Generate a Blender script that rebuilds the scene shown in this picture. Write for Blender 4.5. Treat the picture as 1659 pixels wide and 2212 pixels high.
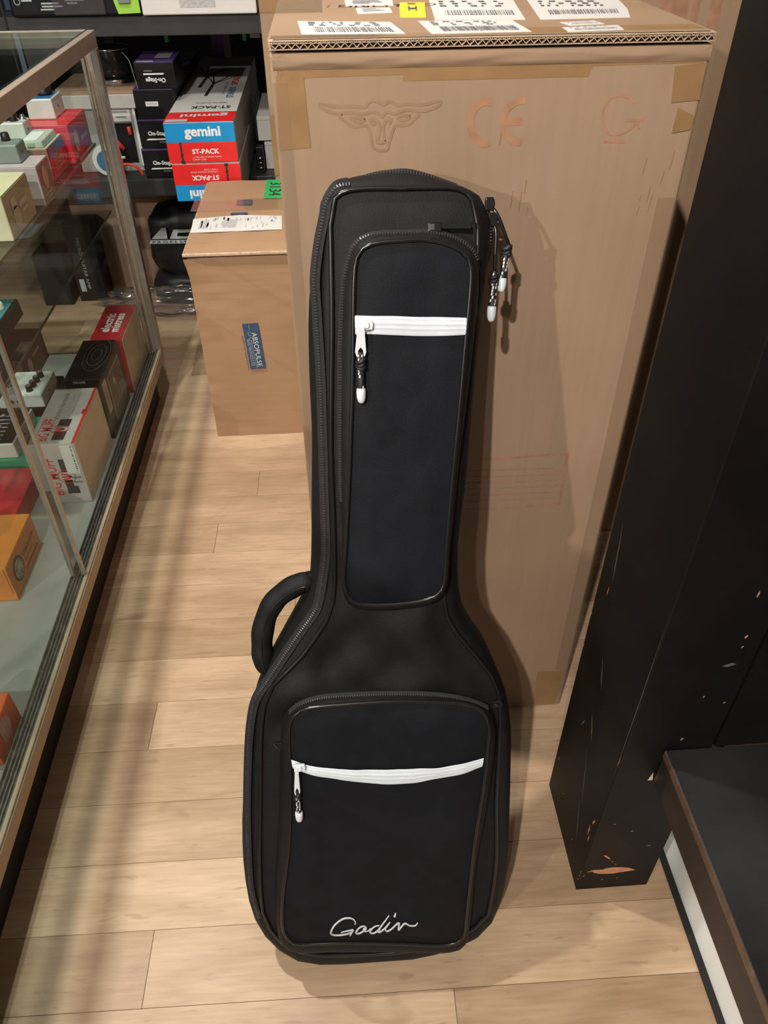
import bpy, bmesh, math, random
from mathutils import Vector, Matrix, noise, geometry
random.seed(7)
R = math.radians
for o in list(bpy.data.objects): bpy.data.objects.remove(o)
S = bpy.context.scene
C = S.collection

# ---------------------------------------------------------------- camera
cam_d = bpy.data.cameras.new('camera'); cam = bpy.data.objects.new('camera', cam_d); C.objects.link(cam)
cam_d.sensor_fit = 'VERTICAL'; cam_d.sensor_height = 36.0
cam_d.lens = 1648.0 / 2212.0 * 36.0
cam_d.clip_start = 0.02
_p, _y, _r = R(40.09), R(3.57), R(-0.58)
_f = Vector((math.sin(_y)*math.cos(_p), math.cos(_y)*math.cos(_p), -math.sin(_p)))
_rt = _f.cross(Vector((0, 0, 1))).normalized(); _up = _rt.cross(_f)
_R = math.cos(_r)*_rt + math.sin(_r)*_up; _U = math.cos(_r)*_up - math.sin(_r)*_rt
cam.matrix_world = Matrix((( _R.x, _U.x, -_f.x, 0), (_R.y, _U.y, -_f.y, 0), (_R.z, _U.z, -_f.z, 1.3), (0, 0, 0, 1)))
S.camera = cam

# ---------------------------------------------------------------- world, lights, exposure
w = bpy.data.worlds.new('world'); S.world = w; w.use_nodes = True
bg = w.node_tree.nodes['Background']
bg.inputs[0].default_value = (1.0, 0.90, 0.80, 1); bg.inputs[1].default_value = 0.16
def lamp(name, loc, power, size, col=(1.0, 0.93, 0.84), aim=None, cone=110, blend=0.6):
    d = bpy.data.lights.new(name, 'SPOT'); d.energy = power; d.shadow_soft_size = size; d.color = col
    d.spot_size = R(cone); d.spot_blend = blend
    o = bpy.data.objects.new(name, d); C.objects.link(o); o.location = loc
    a = Vector(aim) - Vector(loc)
    o.rotation_euler = a.to_track_quat('-Z', 'Y').to_euler()
    return o
lamp('ceiling_spot_main', (-0.70, -1.25, 2.80), 315, 0.025, aim=(-0.25, 1.75, 0.0), cone=82, blend=1.0)
lamp('ceiling_spot_second', (-0.60, -1.45, 2.80), 55, 0.025, aim=(0.1, 0.9, 0.3), cone=100, blend=1.0)
lamp('ceiling_spot_far_left', (-3.3, -2.9, 2.70), 400, 0.04, aim=(0.0, 0.9, 0.7), cone=60)
lamp('ceiling_spot_aisle', (-0.84, 1.15, 2.95), 215, 0.04, aim=(-0.30, 1.45, 0.0), cone=80, blend=1.0)
lamp('ceiling_spot_shelf', (-0.30, 1.35, 3.00), 85, 0.05, aim=(-0.45, 2.6, 0.7), cone=75)
S.view_settings.view_transform = 'Standard'; S.view_settings.look = 'None'
S.view_settings.gamma = 1.0; S.view_settings.exposure = 0.0; S.view_settings.use_curve_mapping = False

# ---------------------------------------------------------------- materials
MATS = {}
def lin(c):
    return tuple((x/12.92 if x <= .04045 else ((x+.055)/1.055)**2.4) for x in [k/255.0 for k in c])
def M(name, col, rough=.6, metal=0.0, var=.12, scale=30.0, bump=0.0, bscale=None, stretch=(1, 1, 1), sheen=0.0, coat=0.0, spec=.5):
    """procedural principled material: base colour broken up by noise, optional fine relief"""
    if name in MATS: return MATS[name]
    m = bpy.data.materials.new(name); m.use_nodes = True; nt = m.node_tree; b = nt.nodes['Principled BSDF']
    b.inputs['Roughness'].default_value = rough; b.inputs['Metallic'].default_value = metal
    b.inputs['Sheen Weight'].default_value = sheen; b.inputs['Coat Weight'].default_value = coat
    b.inputs['Specular IOR Level'].default_value = spec
    tc = nt.nodes.new('ShaderNodeTexCoord'); mp = nt.nodes.new('ShaderNodeMapping'); mp.inputs['Scale'].default_value = stretch
    nt.links.new(tc.outputs['Object'], mp.inputs[0])
    n = nt.nodes.new('ShaderNodeTexNoise'); n.inputs['Scale'].default_value = scale; n.inputs['Detail'].default_value = 5
    nt.links.new(mp.outputs[0], n.inputs[0])
    r = nt.nodes.new('ShaderNodeValToRGB'); r.color_ramp.elements[0].position = .3; r.color_ramp.elements[1].position = .7
    r.color_ramp.elements[0].color = tuple(c*(1-var) for c in col)+(1,)
    r.color_ramp.elements[1].color = tuple(min(1, c*(1+var)) for c in col)+(1,)
    nt.links.new(n.outputs['Fac'], r.inputs[0]); nt.links.new(r.outputs[0], b.inputs['Base Color'])
    if bump:
        n2 = nt.nodes.new('ShaderNodeTexNoise'); n2.inputs['Scale'].default_value = bscale or scale*6; n2.inputs['Detail'].default_value = 3
        nt.links.new(mp.outputs[0], n2.inputs[0])
        bp = nt.nodes.new('ShaderNodeBump'); bp.inputs['Strength'].default_value = bump; bp.inputs['Distance'].default_value = .002
        nt.links.new(n2.outputs['Fac'], bp.inputs['Height']); nt.links.new(bp.outputs[0], b.inputs['Normal'])
    MATS[name] = m; return m
def glassy(name, tint, ior=1.45, rough=.01, clear=1.0, body=(.8, .8, .8), gain=1.0):
    """thin clear sheet: transparent, mirror reflection by Fresnel, optional milky body"""
    m = bpy.data.materials.new(name); m.use_nodes = True; nt = m.node_tree
    for n in list(nt.nodes): nt.nodes.remove(n)
    out = nt.nodes.new('ShaderNodeOutputMaterial'); t = nt.nodes.new('ShaderNodeBsdfTransparent'); t.inputs[0].default_value = tint+(1,)
    g = nt.nodes.new('ShaderNodeBsdfGlossy'); g.inputs['Roughness'].default_value = rough; g.inputs['Color'].default_value = (.95, 1, .97, 1)
    lw = nt.nodes.new('ShaderNodeLayerWeight'); lw.inputs[0].default_value = .5      # Schlick, the same from both sides
    pw = nt.nodes.new('ShaderNodeMath'); pw.operation = 'POWER'; pw.inputs[1].default_value = 5.0; nt.links.new(lw.outputs['Facing'], pw.inputs[0])
    f0 = ((ior-1)/(ior+1))**2; ma = nt.nodes.new('ShaderNodeMath'); ma.operation = 'MULTIPLY_ADD'; ma.inputs[1].default_value = (1-f0)*gain; ma.inputs[2].default_value = f0
    nt.links.new(pw.outputs[0], ma.inputs[0])
    mx = nt.nodes.new('ShaderNodeMixShader'); nt.links.new(ma.outputs[0], mx.inputs[0])
    src = t.outputs[0]
    if clear < 1:
        d = nt.nodes.new('ShaderNodeBsdfDiffuse'); d.inputs[0].default_value = body+(1,)
        m2 = nt.nodes.new('ShaderNodeMixShader'); m2.inputs[0].default_value = 1-clear
        nt.links.new(t.outputs[0], m2.inputs[1]); nt.links.new(d.outputs[0], m2.inputs[2]); src = m2.outputs[0]
    nt.links.new(src, mx.inputs[1]); nt.links.new(g.outputs[0], mx.inputs[2]); nt.links.new(mx.outputs[0], out.inputs[0])
    MATS[name] = m; return m

def plank_material():
    m = bpy.data.materials.new('beech_plank'); m.use_nodes = True; nt = m.node_tree; L = nt.links.new
    b = nt.nodes['Principled BSDF']; b.inputs['Roughness'].default_value = .42
    tc = nt.nodes.new('ShaderNodeTexCoord'); oi = nt.nodes.new('ShaderNodeObjectInfo')
    mul = nt.nodes.new('ShaderNodeMath'); mul.operation = 'MULTIPLY'; mul.inputs[1].default_value = 37.0
    L(oi.outputs['Random'], mul.inputs[0])
    cmb = nt.nodes.new('ShaderNodeCombineXYZ'); L(mul.outputs[0], cmb.inputs[0]); L(mul.outputs[0], cmb.inputs[1])
    add = nt.nodes.new('ShaderNodeVectorMath'); add.operation = 'ADD'; L(tc.outputs['Object'], add.inputs[0]); L(cmb.outputs[0], add.inputs[1])
    def noise_(scale, st, detail=5, dist=0.0):
        mp = nt.nodes.new('ShaderNodeMapping'); mp.inputs['Scale'].default_value = st; L(add.outputs[0], mp.inputs[0])
        n = nt.nodes.new('ShaderNodeTexNoise'); n.inputs['Scale'].default_value = scale; n.inputs['Detail'].default_value = detail
        n.inputs['Distortion'].default_value = dist; L(mp.outputs[0], n.inputs[0]); return n
    def ramp(src, p0, c0, p1, c1):
        r = nt.nodes.new('ShaderNodeValToRGB'); r.color_ramp.elements[0].position = p0; r.color_ramp.elements[1].position = p1
        r.color_ramp.elements[0].color = c0; r.color_ramp.elements[1].color = c1; L(src, r.inputs[0]); return r
    def mix(kind, fac, a, bb):
        x = nt.nodes.new('ShaderNodeMix'); x.data_type = 'RGBA'; x.blend_type = kind
        if isinstance(fac, float): x.inputs[0].default_value = fac
        else: L(fac, x.inputs[0])
        L(a, x.inputs[6]); L(bb, x.inputs[7]); return x.outputs[2]
    base = ramp(oi.outputs['Random'], 0.0, (.385, .262, .165, 1), 1.0, (.575, .420, .285, 1))
    big = ramp(noise_(3.2, (1, 5, 1), 4, .6).outputs['Fac'], .32, (.80, .76, .71, 1), .68, (1.08, 1.08, 1.08, 1))
    fine = ramp(noise_(48, (.30, 3.2, 1), 6, .4).outputs['Fac'], .35, (.90, .885, .86, 1), .65, (1.05, 1.05, 1.05, 1))
    c = mix('MULTIPLY', 1.0, base.outputs[0], big.outputs[0]); c = mix('MULTIPLY', 1.0, c, fine.outputs[0])
    dash = ramp(noise_(40, (.42, 2.6, 1), 3, .5).outputs['Fac'], .63, (0, 0, 0, 1), .71, (1, 1, 1, 1))
    knot = ramp(noise_(5.5, (1, 2.6, 1), 2, 1.2).outputs['Fac'], .70, (0, 0, 0, 1), .78, (1, 1, 1, 1))
    dk = nt.nodes.new('ShaderNodeRGB'); dk.outputs[0].default_value = (.24, .14, .07, 1)
    f1 = nt.nodes.new('ShaderNodeMath'); f1.operation = 'MULTIPLY'; f1.inputs[1].default_value = .42; L(dash.outputs[0], f1.inputs[0])
    f2 = nt.nodes.new('ShaderNodeMath'); f2.operation = 'MULTIPLY'; f2.inputs[1].default_value = .5; L(knot.outputs[0], f2.inputs[0])
    c = mix('MIX', f1.outputs[0], c, dk.outputs[0]); c = mix('MIX', f2.outputs[0], c, dk.outputs[0])
    L(c, b.inputs['Base Color'])
    bp = nt.nodes.new('ShaderNodeBump'); bp.inputs['Strength'].default_value = .08; bp.inputs['Distance'].default_value = .001
    L(fine.outputs[0], bp.inputs['Height']); L(bp.outputs[0], b.inputs['Normal'])
    MATS['plank'] = m; return m
def cardboard(name, col, axis=2, dirt=.10):
    """kraft board: soft blotches, faint flute lines running along one axis"""
    m = bpy.data.materials.new(name); m.use_nodes = True; nt = m.node_tree; L = nt.links.new
    b = nt.nodes['Principled BSDF']; b.inputs['Roughness'].default_value = .78
    tc = nt.nodes.new('ShaderNodeTexCoord'); st = [1, 1, 1]; st[axis] = .03
    mp = nt.nodes.new('ShaderNodeMapping'); mp.inputs['Scale'].default_value = st; L(tc.outputs['Object'], mp.inputs[0])
    n1 = nt.nodes.new('ShaderNodeTexNoise'); n1.inputs['Scale'].default_value = 120; n1.inputs['Detail'].default_value = 3; L(mp.outputs[0], n1.inputs[0])
    n2 = nt.nodes.new('ShaderNodeTexNoise'); n2.inputs['Scale'].default_value = 5; n2.inputs['Detail'].default_value = 6; L(tc.outputs['Object'], n2.inputs[0])
    r1 = nt.nodes.new('ShaderNodeValToRGB'); r1.color_ramp.elements[0].position = .35; r1.color_ramp.elements[1].position = .65
    r1.color_ramp.elements[0].color = (.965, .96, .955, 1); r1.color_ramp.elements[1].color = (1.02, 1.02, 1.02, 1); L(n1.outputs['Fac'], r1.inputs[0])
    r2 = nt.nodes.new('ShaderNodeValToRGB'); r2.color_ramp.elements[0].position = .3; r2.color_ramp.elements[1].position = .7
    r2.color_ramp.elements[0].color = tuple(x*(1-dirt) for x in col)+(1,); r2.color_ramp.elements[1].color = tuple(x*(1+dirt*.5) for x in col)+(1,); L(n2.outputs['Fac'], r2.inputs[0])
    x = nt.nodes.new('ShaderNodeMix'); x.data_type = 'RGBA'; x.blend_type = 'MULTIPLY'; x.inputs[0].default_value = 1.0
    L(r2.outputs[0], x.inputs[6]); L(r1.outputs[0], x.inputs[7]); L(x.outputs[2], b.inputs['Base Color'])
    bp = nt.nodes.new('ShaderNodeBump'); bp.inputs['Strength'].default_value = .12; bp.inputs['Distance'].default_value = .001
    L(n1.outputs['Fac'], bp.inputs['Height']); L(bp.outputs[0], b.inputs['Normal'])
    MATS[name] = m; return m

plank_material()
cardboard('kraft', (.340, .226, .146)); cardboard('kraft_flat', (.330, .215, .135), axis=0); cardboard('kraft_small', (.385, .232, .130), axis=0)
cardboard('kraft_back', (.37, .240, .148)); cardboard('kraft_pink', (.36, .22, .16), axis=0)
M('kraft_edge', (.50, .36, .25), .8, var=.2, scale=90); M('kraft_dark', (.06, .04, .025), .9)
M('tape_brown', (.30, .175, .080), .38, var=.10, scale=25); M('print_orange', (.37, .192, .112), .75, var=.16, scale=60)
M('print_bull', (.305, .185, .108), .78, var=.10, scale=60)
glassy('tape_clear', (.97, .955, .93), rough=.18, clear=.95, body=(.6, .5, .4), gain=.6)
M('paper', (.66, .66, .64), .6, var=.03); M('paper_grey', (.45, .45, .46), .6, var=.2, scale=120); M('ink', (.02, .02, .025), .6, var=.2)
M('ink_grey', (.22, .22, .24), .6, var=.25, scale=150); M('sticker_yellow', (.80, .66, .05), .5, var=.05); M('sticker_green', (.03, .42, .12), .5, var=.06)
M('fabric', (.0050, .0053, .0060), .62, var=.22, scale=60, bump=.3, bscale=900, spec=.26)
M('fabric_pocket', (.0034, .0043, .0072), .66, var=.22, scale=50, bump=.3, bscale=900, spec=.20)
M('vinyl_black', (.008, .008, .009), .26, var=.1); M('zip_tape', (.0055, .0055, .006), .8, var=.2, scale=200)
M('zip_teeth', (.15, .14, .17), .28, metal=.8, var=.2, scale=200); M('zip_white', (.60, .64, .70), .55, var=.03, scale=200)
M('white_plastic', (.64, .67, .71), .3, var=.02); M('cord_black', (.010, .010, .012), .55, var=.2); M('cord_fleck', (.75, .75, .75), .5)
M('embroidery', (.50, .50, .53), .45, var=.15, scale=500, bump=.4, bscale=1500)
M('chrome', (.62, .62, .62), .16, metal=1, var=.06); M('aluminium', (.50, .47, .43), .34, metal=.9, var=.12, scale=40)
M('rail_tan', (.40, .32, .255), .38, metal=.35, var=.10, scale=30); M('band_cream', (.47, .35, .235), .55, var=.08, scale=20)
M('deck_grey', (.30, .295, .28), .40, var=.12, scale=9); M('plinth_black', (.006, .0055, .005), .7)
M('track_grey', (.24, .235, .22), .35, metal=.7, var=.35, scale=60)
glassy('glass', (.86, .915, .89)); M('glass_edge', (.05, .16, .12), .15, var=.2)
M('glass_edge_dark', (.02, .04, .035), .2)
M('black_paint', (.0040, .0037, .0041), .55, var=.28, scale=14, bump=.05, spec=.22); M('bare_wood', (.44, .20, .10), .7, var=.2, scale=80)
M('chip_pale', (.60, .50, .38), .7, var=.2); M('scuff', (.075, .075, .082), .6, var=.4, scale=60)
M('platform_black', (.016, .0165, .017), .5, var=.5, scale=7); M('fascia_brown', (.030, .021, .016), .45, var=.25, scale=15)
M('edge_brown', (.12, .072, .045), .5, var=.3, scale=60); M('white_board', (.86, .90, .89), .5, var=.05, scale=10)
M('wall_dark', (.020, .020, .024), .8, var=.2); M('shelf_dark', (.020, .022, .025), .5, var=.18, scale=25)
M('red', (.55, .022, .035), .32, var=.08); M('red_deep', (.42, .012, .022), .3, var=.1); M('red_print', (.58, .03, .03), .5)
M('gemini_red', (.72, .022, .022), .32, var=.05); M('gemini_blue', (.010, .27, .60), .32, var=.06); M('box_white', (.56, .56, .54), .45, var=.05)
M('muff_white', (.46, .42, .41), .5, var=.05); M('muff_side', (.60, .48, .36), .55, var=.06)
M('black_gloss', (.008, .008, .010), .10, var=.3, scale=20, bump=.06, bscale=60); M('black_card', (.006, .006, .0075), .42, var=.2, spec=.25)
M('purple', (.085, .045, .17), .35, var=.2); M('orange', (.62, .20, .035), .5, var=.08); M('orange_red', (.58, .10, .022), .45, var=.1)
M('green_strip', (.015, .24, .13), .4, var=.1); M('green_lime', (.30, .60, .06), .45, var=.05); M('green_plastic', (.03, .28, .06), .5)
M('cream', (.56, .50, .34), .5, var=.06); M('tan_side', (.36, .275, .16), .55, var=.08); M('lilac', (.42, .35, .38), .5, var=.06)
M('brown_side', (.20, .14, .115), .5, var=.1); M('pale_green', (.36, .40, .30), .4, var=.1); M('blue_print', (.03, .13, .30), .45, var=.15)
M('navy', (.012, .030, .085), .4, var=.15); M('label_blue', (.035, .075, .150), .6, var=.2, scale=90)
M('pedal_white', (.62, .60, .585), .35, metal=.15, var=.05); M('pedal_silver', (.56, .57, .54), .35, metal=.2, var=.06); M('pedal_grey', (.20, .23, .215), .42, metal=.1, var=.1)
M('knob', (.008, .008, .009), .35, var=.1); M('knob_cap', (.16, .16, .15), .4); M('knob_ivory', (.60, .62, .50), .4, var=.05)
M('art_white', (.60, .64, .62), .45, var=.45, scale=22); M('engraving', (.10, .07, .055), .5, var=.7, scale=70); M('badge', (.30, .29, .26), .5, var=.8, scale=90)
M('emboss_tan', (.46, .37, .29), .5, var=.12, scale=80); M('emboss_pink', (.45, .28, .25), .5, var=.2, scale=80); M('white_ink', (.80, .80, .80), .5, var=.03)
M('grey_plastic', (.30, .31, .30), .45, var=.1); M('grey_card', (.42, .42, .39), .6, var=.06); M('teal', (.02, .18, .20), .4)
M('bag_black', (.008, .008, .010), .45, var=.3, scale=12, bump=.2, bscale=25); glassy('plastic_film', (.85, .85, .88), ior=1.6, rough=.12, clear=.90, body=(.25, .22, .22))
M('logo_grey', (.42, .47, .47), .5, var=.1); M('cable_red', (.60, .05, .03), .45); M('maroon', (.075, .020, .018), .5, var=.1)
# ---------------------------------------------------------------- mesh helpers
class MB:
    def __init__(s): s.v = []; s.f = []; s.sm = []
    def face(s, pts, smooth=False):
        i = len(s.v); s.v += [Vector(p) for p in pts]; s.f.append(list(range(i, i+len(pts)))); s.sm.append(smooth); return s
    def box(s, x0, x1, y0, y1, z0, z1):
        i = len(s.v)
        s.v += [Vector(p) for p in ((x0,y0,z0),(x1,y0,z0),(x1,y1,z0),(x0,y1,z0),(x0,y0,z1),(x1,y0,z1),(x1,y1,z1),(x0,y1,z1))]
        for q in ((0,3,2,1),(4,5,6,7),(0,1,5,4),(1,2,6,5),(2,3,7,6),(3,0,4,7)): s.f.append([i+k for k in q]); s.sm.append(False)
        return s
    def frustum(s, x0, x1, y0, y1, z0, z1, ins):
        s.box(x0, x1, y0, y1, z0, z1); b = len(s.v)-4
        for k, (dx, dy) in enumerate(((ins,ins),(-ins,ins),(-ins,-ins),(ins,-ins))): s.v[b+k] += Vector((dx, dy, 0))
        return s
    def prism(s, pts, fr, t):
        """polygon pts (2-D in frame) from height 0 to t along the frame normal"""
        n = len(pts); i = len(s.v)
        s.v += [fr(a, b, 0) for a, b in pts] + [fr(a, b, t) for a, b in pts]
        s.f.append([i+n+k for k in range(n)]); s.sm.append(False)
        s.f.append([i+n-1-k for k in range(n)]); s.sm.append(False)
        for k in range(n):
            j = (k+1) % n; s.f.append([i+k, i+j, i+n+j, i+n+k]); s.sm.append(False)
        return s
    def tube(s, path, r, seg=8, closed=False, rfun=None, cap=True):
        P = [Vector(p) for p in path]; n = len(P); i0 = len(s.v); ref = None
        for k in range(n):
            a = P[(k-1) % n] if (closed or k) else P[0]; b = P[(k+1) % n] if (closed or k < n-1) else P[-1]
            t = (b-a).normalized() if (b-a).length > 1e-9 else Vector((0, 0, 1))
            if ref is None: ref = t.orthogonal().normalized()
            ref = (ref - t*ref.dot(t)); ref = ref.normalized() if ref.length > 1e-6 else t.orthogonal().normalized()
            bn = t.cross(ref); rr = rfun(k/(n-1)) if rfun else r
            for q in range(seg):
                an = 2*math.pi*q/seg; s.v.append(P[k] + ref*math.cos(an)*rr + bn*math.sin(an)*rr)
        for k in range(n if closed else n-1):
            k2 = (k+1) % n
            for q in range(seg):
                q2 = (q+1) % seg
                s.f.append([i0+k*seg+q, i0+k*seg+q2, i0+k2*seg+q2, i0+k2*seg+q]); s.sm.append(True)
        if cap and not closed:
            s.f.append([i0+q for q in reversed(range(seg))]); s.sm.append(False)
            s.f.append([i0+(n-1)*seg+q for q in range(seg)]); s.sm.append(False)
        return s
    def lathe(s, prof, c, seg=20, ax=Vector((0, 0, 1))):
        c = Vector(c); ax = Vector(ax).normalized(); e = ax.orthogonal().normalized(); f2 = ax.cross(e); i = len(s.v); n = len(prof)
        for r, h in prof:
            for q in range(seg):
                a = 2*math.pi*q/seg; s.v.append(c + ax*h + e*math.cos(a)*r + f2*math.sin(a)*r)
        for k in range(n-1):
            for q in range(seg):
                q2 = (q+1) % seg; s.f.append([i+k*seg+q, i+k*seg+q2, i+(k+1)*seg+q2, i+(k+1)*seg+q]); s.sm.append(True)
        s.f.append([i+q for q in reversed(range(seg))]); s.sm.append(False)
        s.f.append([i+(n-1)*seg+q for q in range(seg)]); s.sm.append(False)
        return s
    def stroke(s, pts, wd, fr, h=.0004):
        """flat printed line of width wd along 2-D points"""
        P = [Vector((a, b)) for a, b in pts]; n = len(P); L = []; Rr = []
        for k in range(n):
            t = P[min(k+1, n-1)] - P[max(k-1, 0)]; t = t.normalized() if t.length > 1e-9 else Vector((1, 0)); nn = Vector((-t.y, t.x))*wd/2
            L.append(P[k]+nn); Rr.append(P[k]-nn)
        for k in range(n-1):
            h += 3e-6
            s.face([fr(Rr[k].x, Rr[k].y, h), fr(Rr[k+1].x, Rr[k+1].y, h), fr(L[k+1].x, L[k+1].y, h), fr(L[k].x, L[k].y, h)])
        return s
    def rect(s, a0, a1, b0, b1, fr, h=.0004):
        return s.face([fr(a0, b0, h), fr(a1, b0, h), fr(a1, b1, h), fr(a0, b1, h)])
def frame(O, X, Y):
    O = Vector(O); X = Vector(X).normalized(); Y = Vector(Y).normalized(); N = X.cross(Y)
    return lambda a, b, h=0.0: O + X*a + Y*b + N*h
def wpos(o):
    p = Vector((0, 0, 0))
    while o: p += o.location; o = o.parent
    return p
def obj(name, mb, mat, parent=None, bevel=0, seg=2, weld=False, smooth=None):
    off = wpos(parent) if parent else Vector((0, 0, 0))
    me = bpy.data.meshes.new(name); me.from_pydata([tuple(v-off) for v in mb.v], [], mb.f); 
    sm = mb.sm if smooth is None else [smooth]*len(mb.f)
    me.polygons.foreach_set('use_smooth', sm)
    if weld:
        b = bmesh.new(); b.from_mesh(me); bmesh.ops.remove_doubles(b, verts=b.verts, dist=1e-5); b.to_mesh(me); b.free()
    me.materials.append(MATS[mat]); me.update()
    o = bpy.data.objects.new(name, me); C.objects.link(o); o.parent = parent
    if bevel:
        md = o.modifiers.new('bevel', 'BEVEL'); md.width = bevel; md.segments = seg; md.limit_method = 'ANGLE'
    return o
def tag(o, label, cat, group=None):
    o['label'] = label; o['category'] = cat
    if group: o['group'] = group
    return o
def thing(name, label, cat, loc, group=None):
    o = bpy.data.objects.new(name, None); C.objects.link(o); o.location = loc; o.empty_display_size = .05
    return tag(o, label, cat, group)
def struct(name, mb, mat, **k):
    o = obj(name, mb, mat, **k); o['kind'] = 'structure'; return o
def dup(src, parent, loc):
    c = src.copy(); C.objects.link(c); c.parent = parent; c.location = loc; return c
def smooth_path(pts, per=6, closed=False):
    P = [Vector(p) for p in pts]; n = len(P); out = []
    for k in range(n if closed else n-1):
        p0 = P[(k-1) % n] if (closed or k) else P[0]; p1 = P[k]; p2 = P[(k+1) % n]; p3 = P[(k+2) % n] if (closed or k < n-2) else P[-1]
        for j in range(per):
            t = j/per; out.append(.5*((2*p1) + (p2-p0)*t + (2*p0-5*p1+4*p2-p3)*t*t + (3*p1-p0-3*p2+p3)*t**3))
    if not closed: out.append(P[-1])
    return out
def resample(pts, n):
    """n+1 points evenly spaced by length"""
    d = [0.0]
    for a, b in zip(pts, pts[1:]): d.append(d[-1]+(b-a).length)
    out = []; k = 0
    for i in range(n+1):
        t = d[-1]*i/n
        while k < len(pts)-2 and d[k+1] < t: k += 1
        q = (t-d[k])/max(1e-9, d[k+1]-d[k]); out.append(pts[k].lerp(pts[k+1], min(1, max(0, q))))
    return out
def text(parent, name, string, fr, width, mat, h=.0006, height=None, offset=0.0, shear=0.0, spacing=1.0, align=.5):
    """flat lettering; its centre lies at the frame origin"""
    cu = bpy.data.curves.new('lettering', 'FONT'); cu.body = string; cu.size = 1.0; cu.offset = offset; cu.shear = shear
    cu.space_character = spacing; cu.resolution_u = 3; cu.align_x = 'LEFT'
    t = bpy.data.objects.new('lettering', cu); C.objects.link(t); bpy.context.view_layer.update()
    me = bpy.data.meshes.new_from_object(t.evaluated_get(bpy.context.evaluated_depsgraph_get()))
    bpy.data.objects.remove(t)
    xs = [v.co.x for v in me.vertices]; ys = [v.co.y for v in me.vertices]
    x0, x1, y0, y1 = min(xs), max(xs), min(ys), max(ys); sx = width/(x1-x0); sy = height/(y1-y0) if height else sx
    mb = MB(); mb.v = [fr((v.co.x-(x0+x1)/2)*sx, (v.co.y-(y0+y1)/2)*sy, h) for v in me.vertices]
    mb.f = [list(p.vertices) for p in me.polygons]; mb.sm = [False]*len(mb.f)
    bpy.data.meshes.remove(me)
    return obj(name, mb, mat, parent)
def fill(outline, step, hfun, fr):
    """triangulated patch inside a 2-D outline with interior points, height given by hfun"""
    ol = [Vector((p.x, p.y)) for p in outline]; n = len(ol)
    xs = [p.x for p in ol]; ys = [p.y for p in ol]; pts = list(ol)
    def inside(x, y):
        c = False; j = n-1
        for i in range(n):
            a, b = ol[i], ol[j]
            if (a.y > y) != (b.y > y) and x < (b.x-a.x)*(y-a.y)/(b.y-a.y)+a.x: c = not c
            j = i
        return c
    y = min(ys)+step/2; row = 0
    while y < max(ys):
        x = min(xs)+step/2*(1+row % 2)
        while x < max(xs):
            if inside(x, y) and edge_dist(ol, x, y) > step*.45: pts.append(Vector((x, y)))
            x += step
        y += step*.87; row += 1
    co, ed, fa, a1, a2, a3 = geometry.delaunay_2d_cdt(pts, [(i, (i+1) % n) for i in range(n)], [], 1, 1e-6)
    mb = MB(); mb.v = [fr(p.x, p.y, hfun(p.x, p.y)) for p in co]
    for f in fa:
        f = list(f); a, b, c = [co[k] for k in f[:3]]
        if (b-a).cross(c-a) < 0: f.reverse()
        mb.f.append(f); mb.sm.append(True)
    return mb
def edge_dist(ol, x, y):
    best = 9; n = len(ol); px, py = x, y
    for i in range(n):
        a = ol[i]; b = ol[(i+1) % n]; dx, dy = b.x-a.x, b.y-a.y; L2 = dx*dx+dy*dy
        t = 0 if L2 == 0 else max(0, min(1, ((px-a.x)*dx+(py-a.y)*dy)/L2)); ex, ey = a.x+dx*t-px, a.y+dy*t-py
        d = ex*ex+ey*ey
        if d < best: best = d
    return math.sqrt(best) if best < 9 else 3
def blob(c, rx, ry, rz, amp=.1, seed=0, power=1.0, flat=None, nu=36, nv=20, freq=4.0):
    """lumpy soft body; power<1 makes it boxier, flat cuts it level at that z"""
    mb = MB(); c = Vector(c)
    sg = lambda q: math.copysign(abs(q)**power, q)
    for j in range(nv+1):
        th = math.pi*j/nv
        for i in range(nu):
            ph = 2*math.pi*i/nu; d = Vector((sg(math.sin(th))*sg(math.cos(ph)), sg(math.sin(th))*sg(math.sin(ph)), sg(math.cos(th))))
            k = 1+amp*noise.noise(d*freq*.5+Vector((seed, 0, 0)))+amp*.5*noise.noise(d*freq+Vector((0, seed, 0)))
            p = Vector((d.x*rx*k, d.y*ry*k, d.z*rz*k))+c
            if flat is not None: p.z = max(flat, p.z)
            mb.v.append(p)
    for j in range(nv):
        for i in range(nu):
            i2 = (i+1) % nu; mb.f.append([j*nu+i, (j+1)*nu+i, (j+1)*nu+i2, j*nu+i2]); mb.sm.append(True)
    return mb
FRONT = lambda x, y, z: frame((x, y, z), (1, 0, 0), (0, 0, 1))      # faces the aisle (-y), reads normally
FLIP = lambda x, y, z: frame((x, y, z), (-1, 0, 0), (0, 0, -1))     # faces -y, upside down
UPWARD = lambda x, y, z: frame((x, y, z), (0, 0, 1), (-1, 0, 0))    # faces -y, reads upward
DOWNWARD = lambda x, y, z: frame((x, y, z), (0, 0, -1), (1, 0, 0))  # faces -y, reads downward
TOPF = lambda x, y, z: frame((x, y, z), (1, 0, 0), (0, 1, 0))       # lies on top, reads from the front
TOPFLIP = lambda x, y, z: frame((x, y, z), (-1, 0, 0), (0, -1, 0))
TOPUP = lambda x, y, z: frame((x, y, z), (0, 1, 0), (-1, 0, 0))
TOPDOWN = lambda x, y, z: frame((x, y, z), (0, -1, 0), (1, 0, 0))
SIDE = lambda x, y, z: frame((x, y, z), (0, 1, 0), (0, 0, 1))       # faces +x
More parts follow.
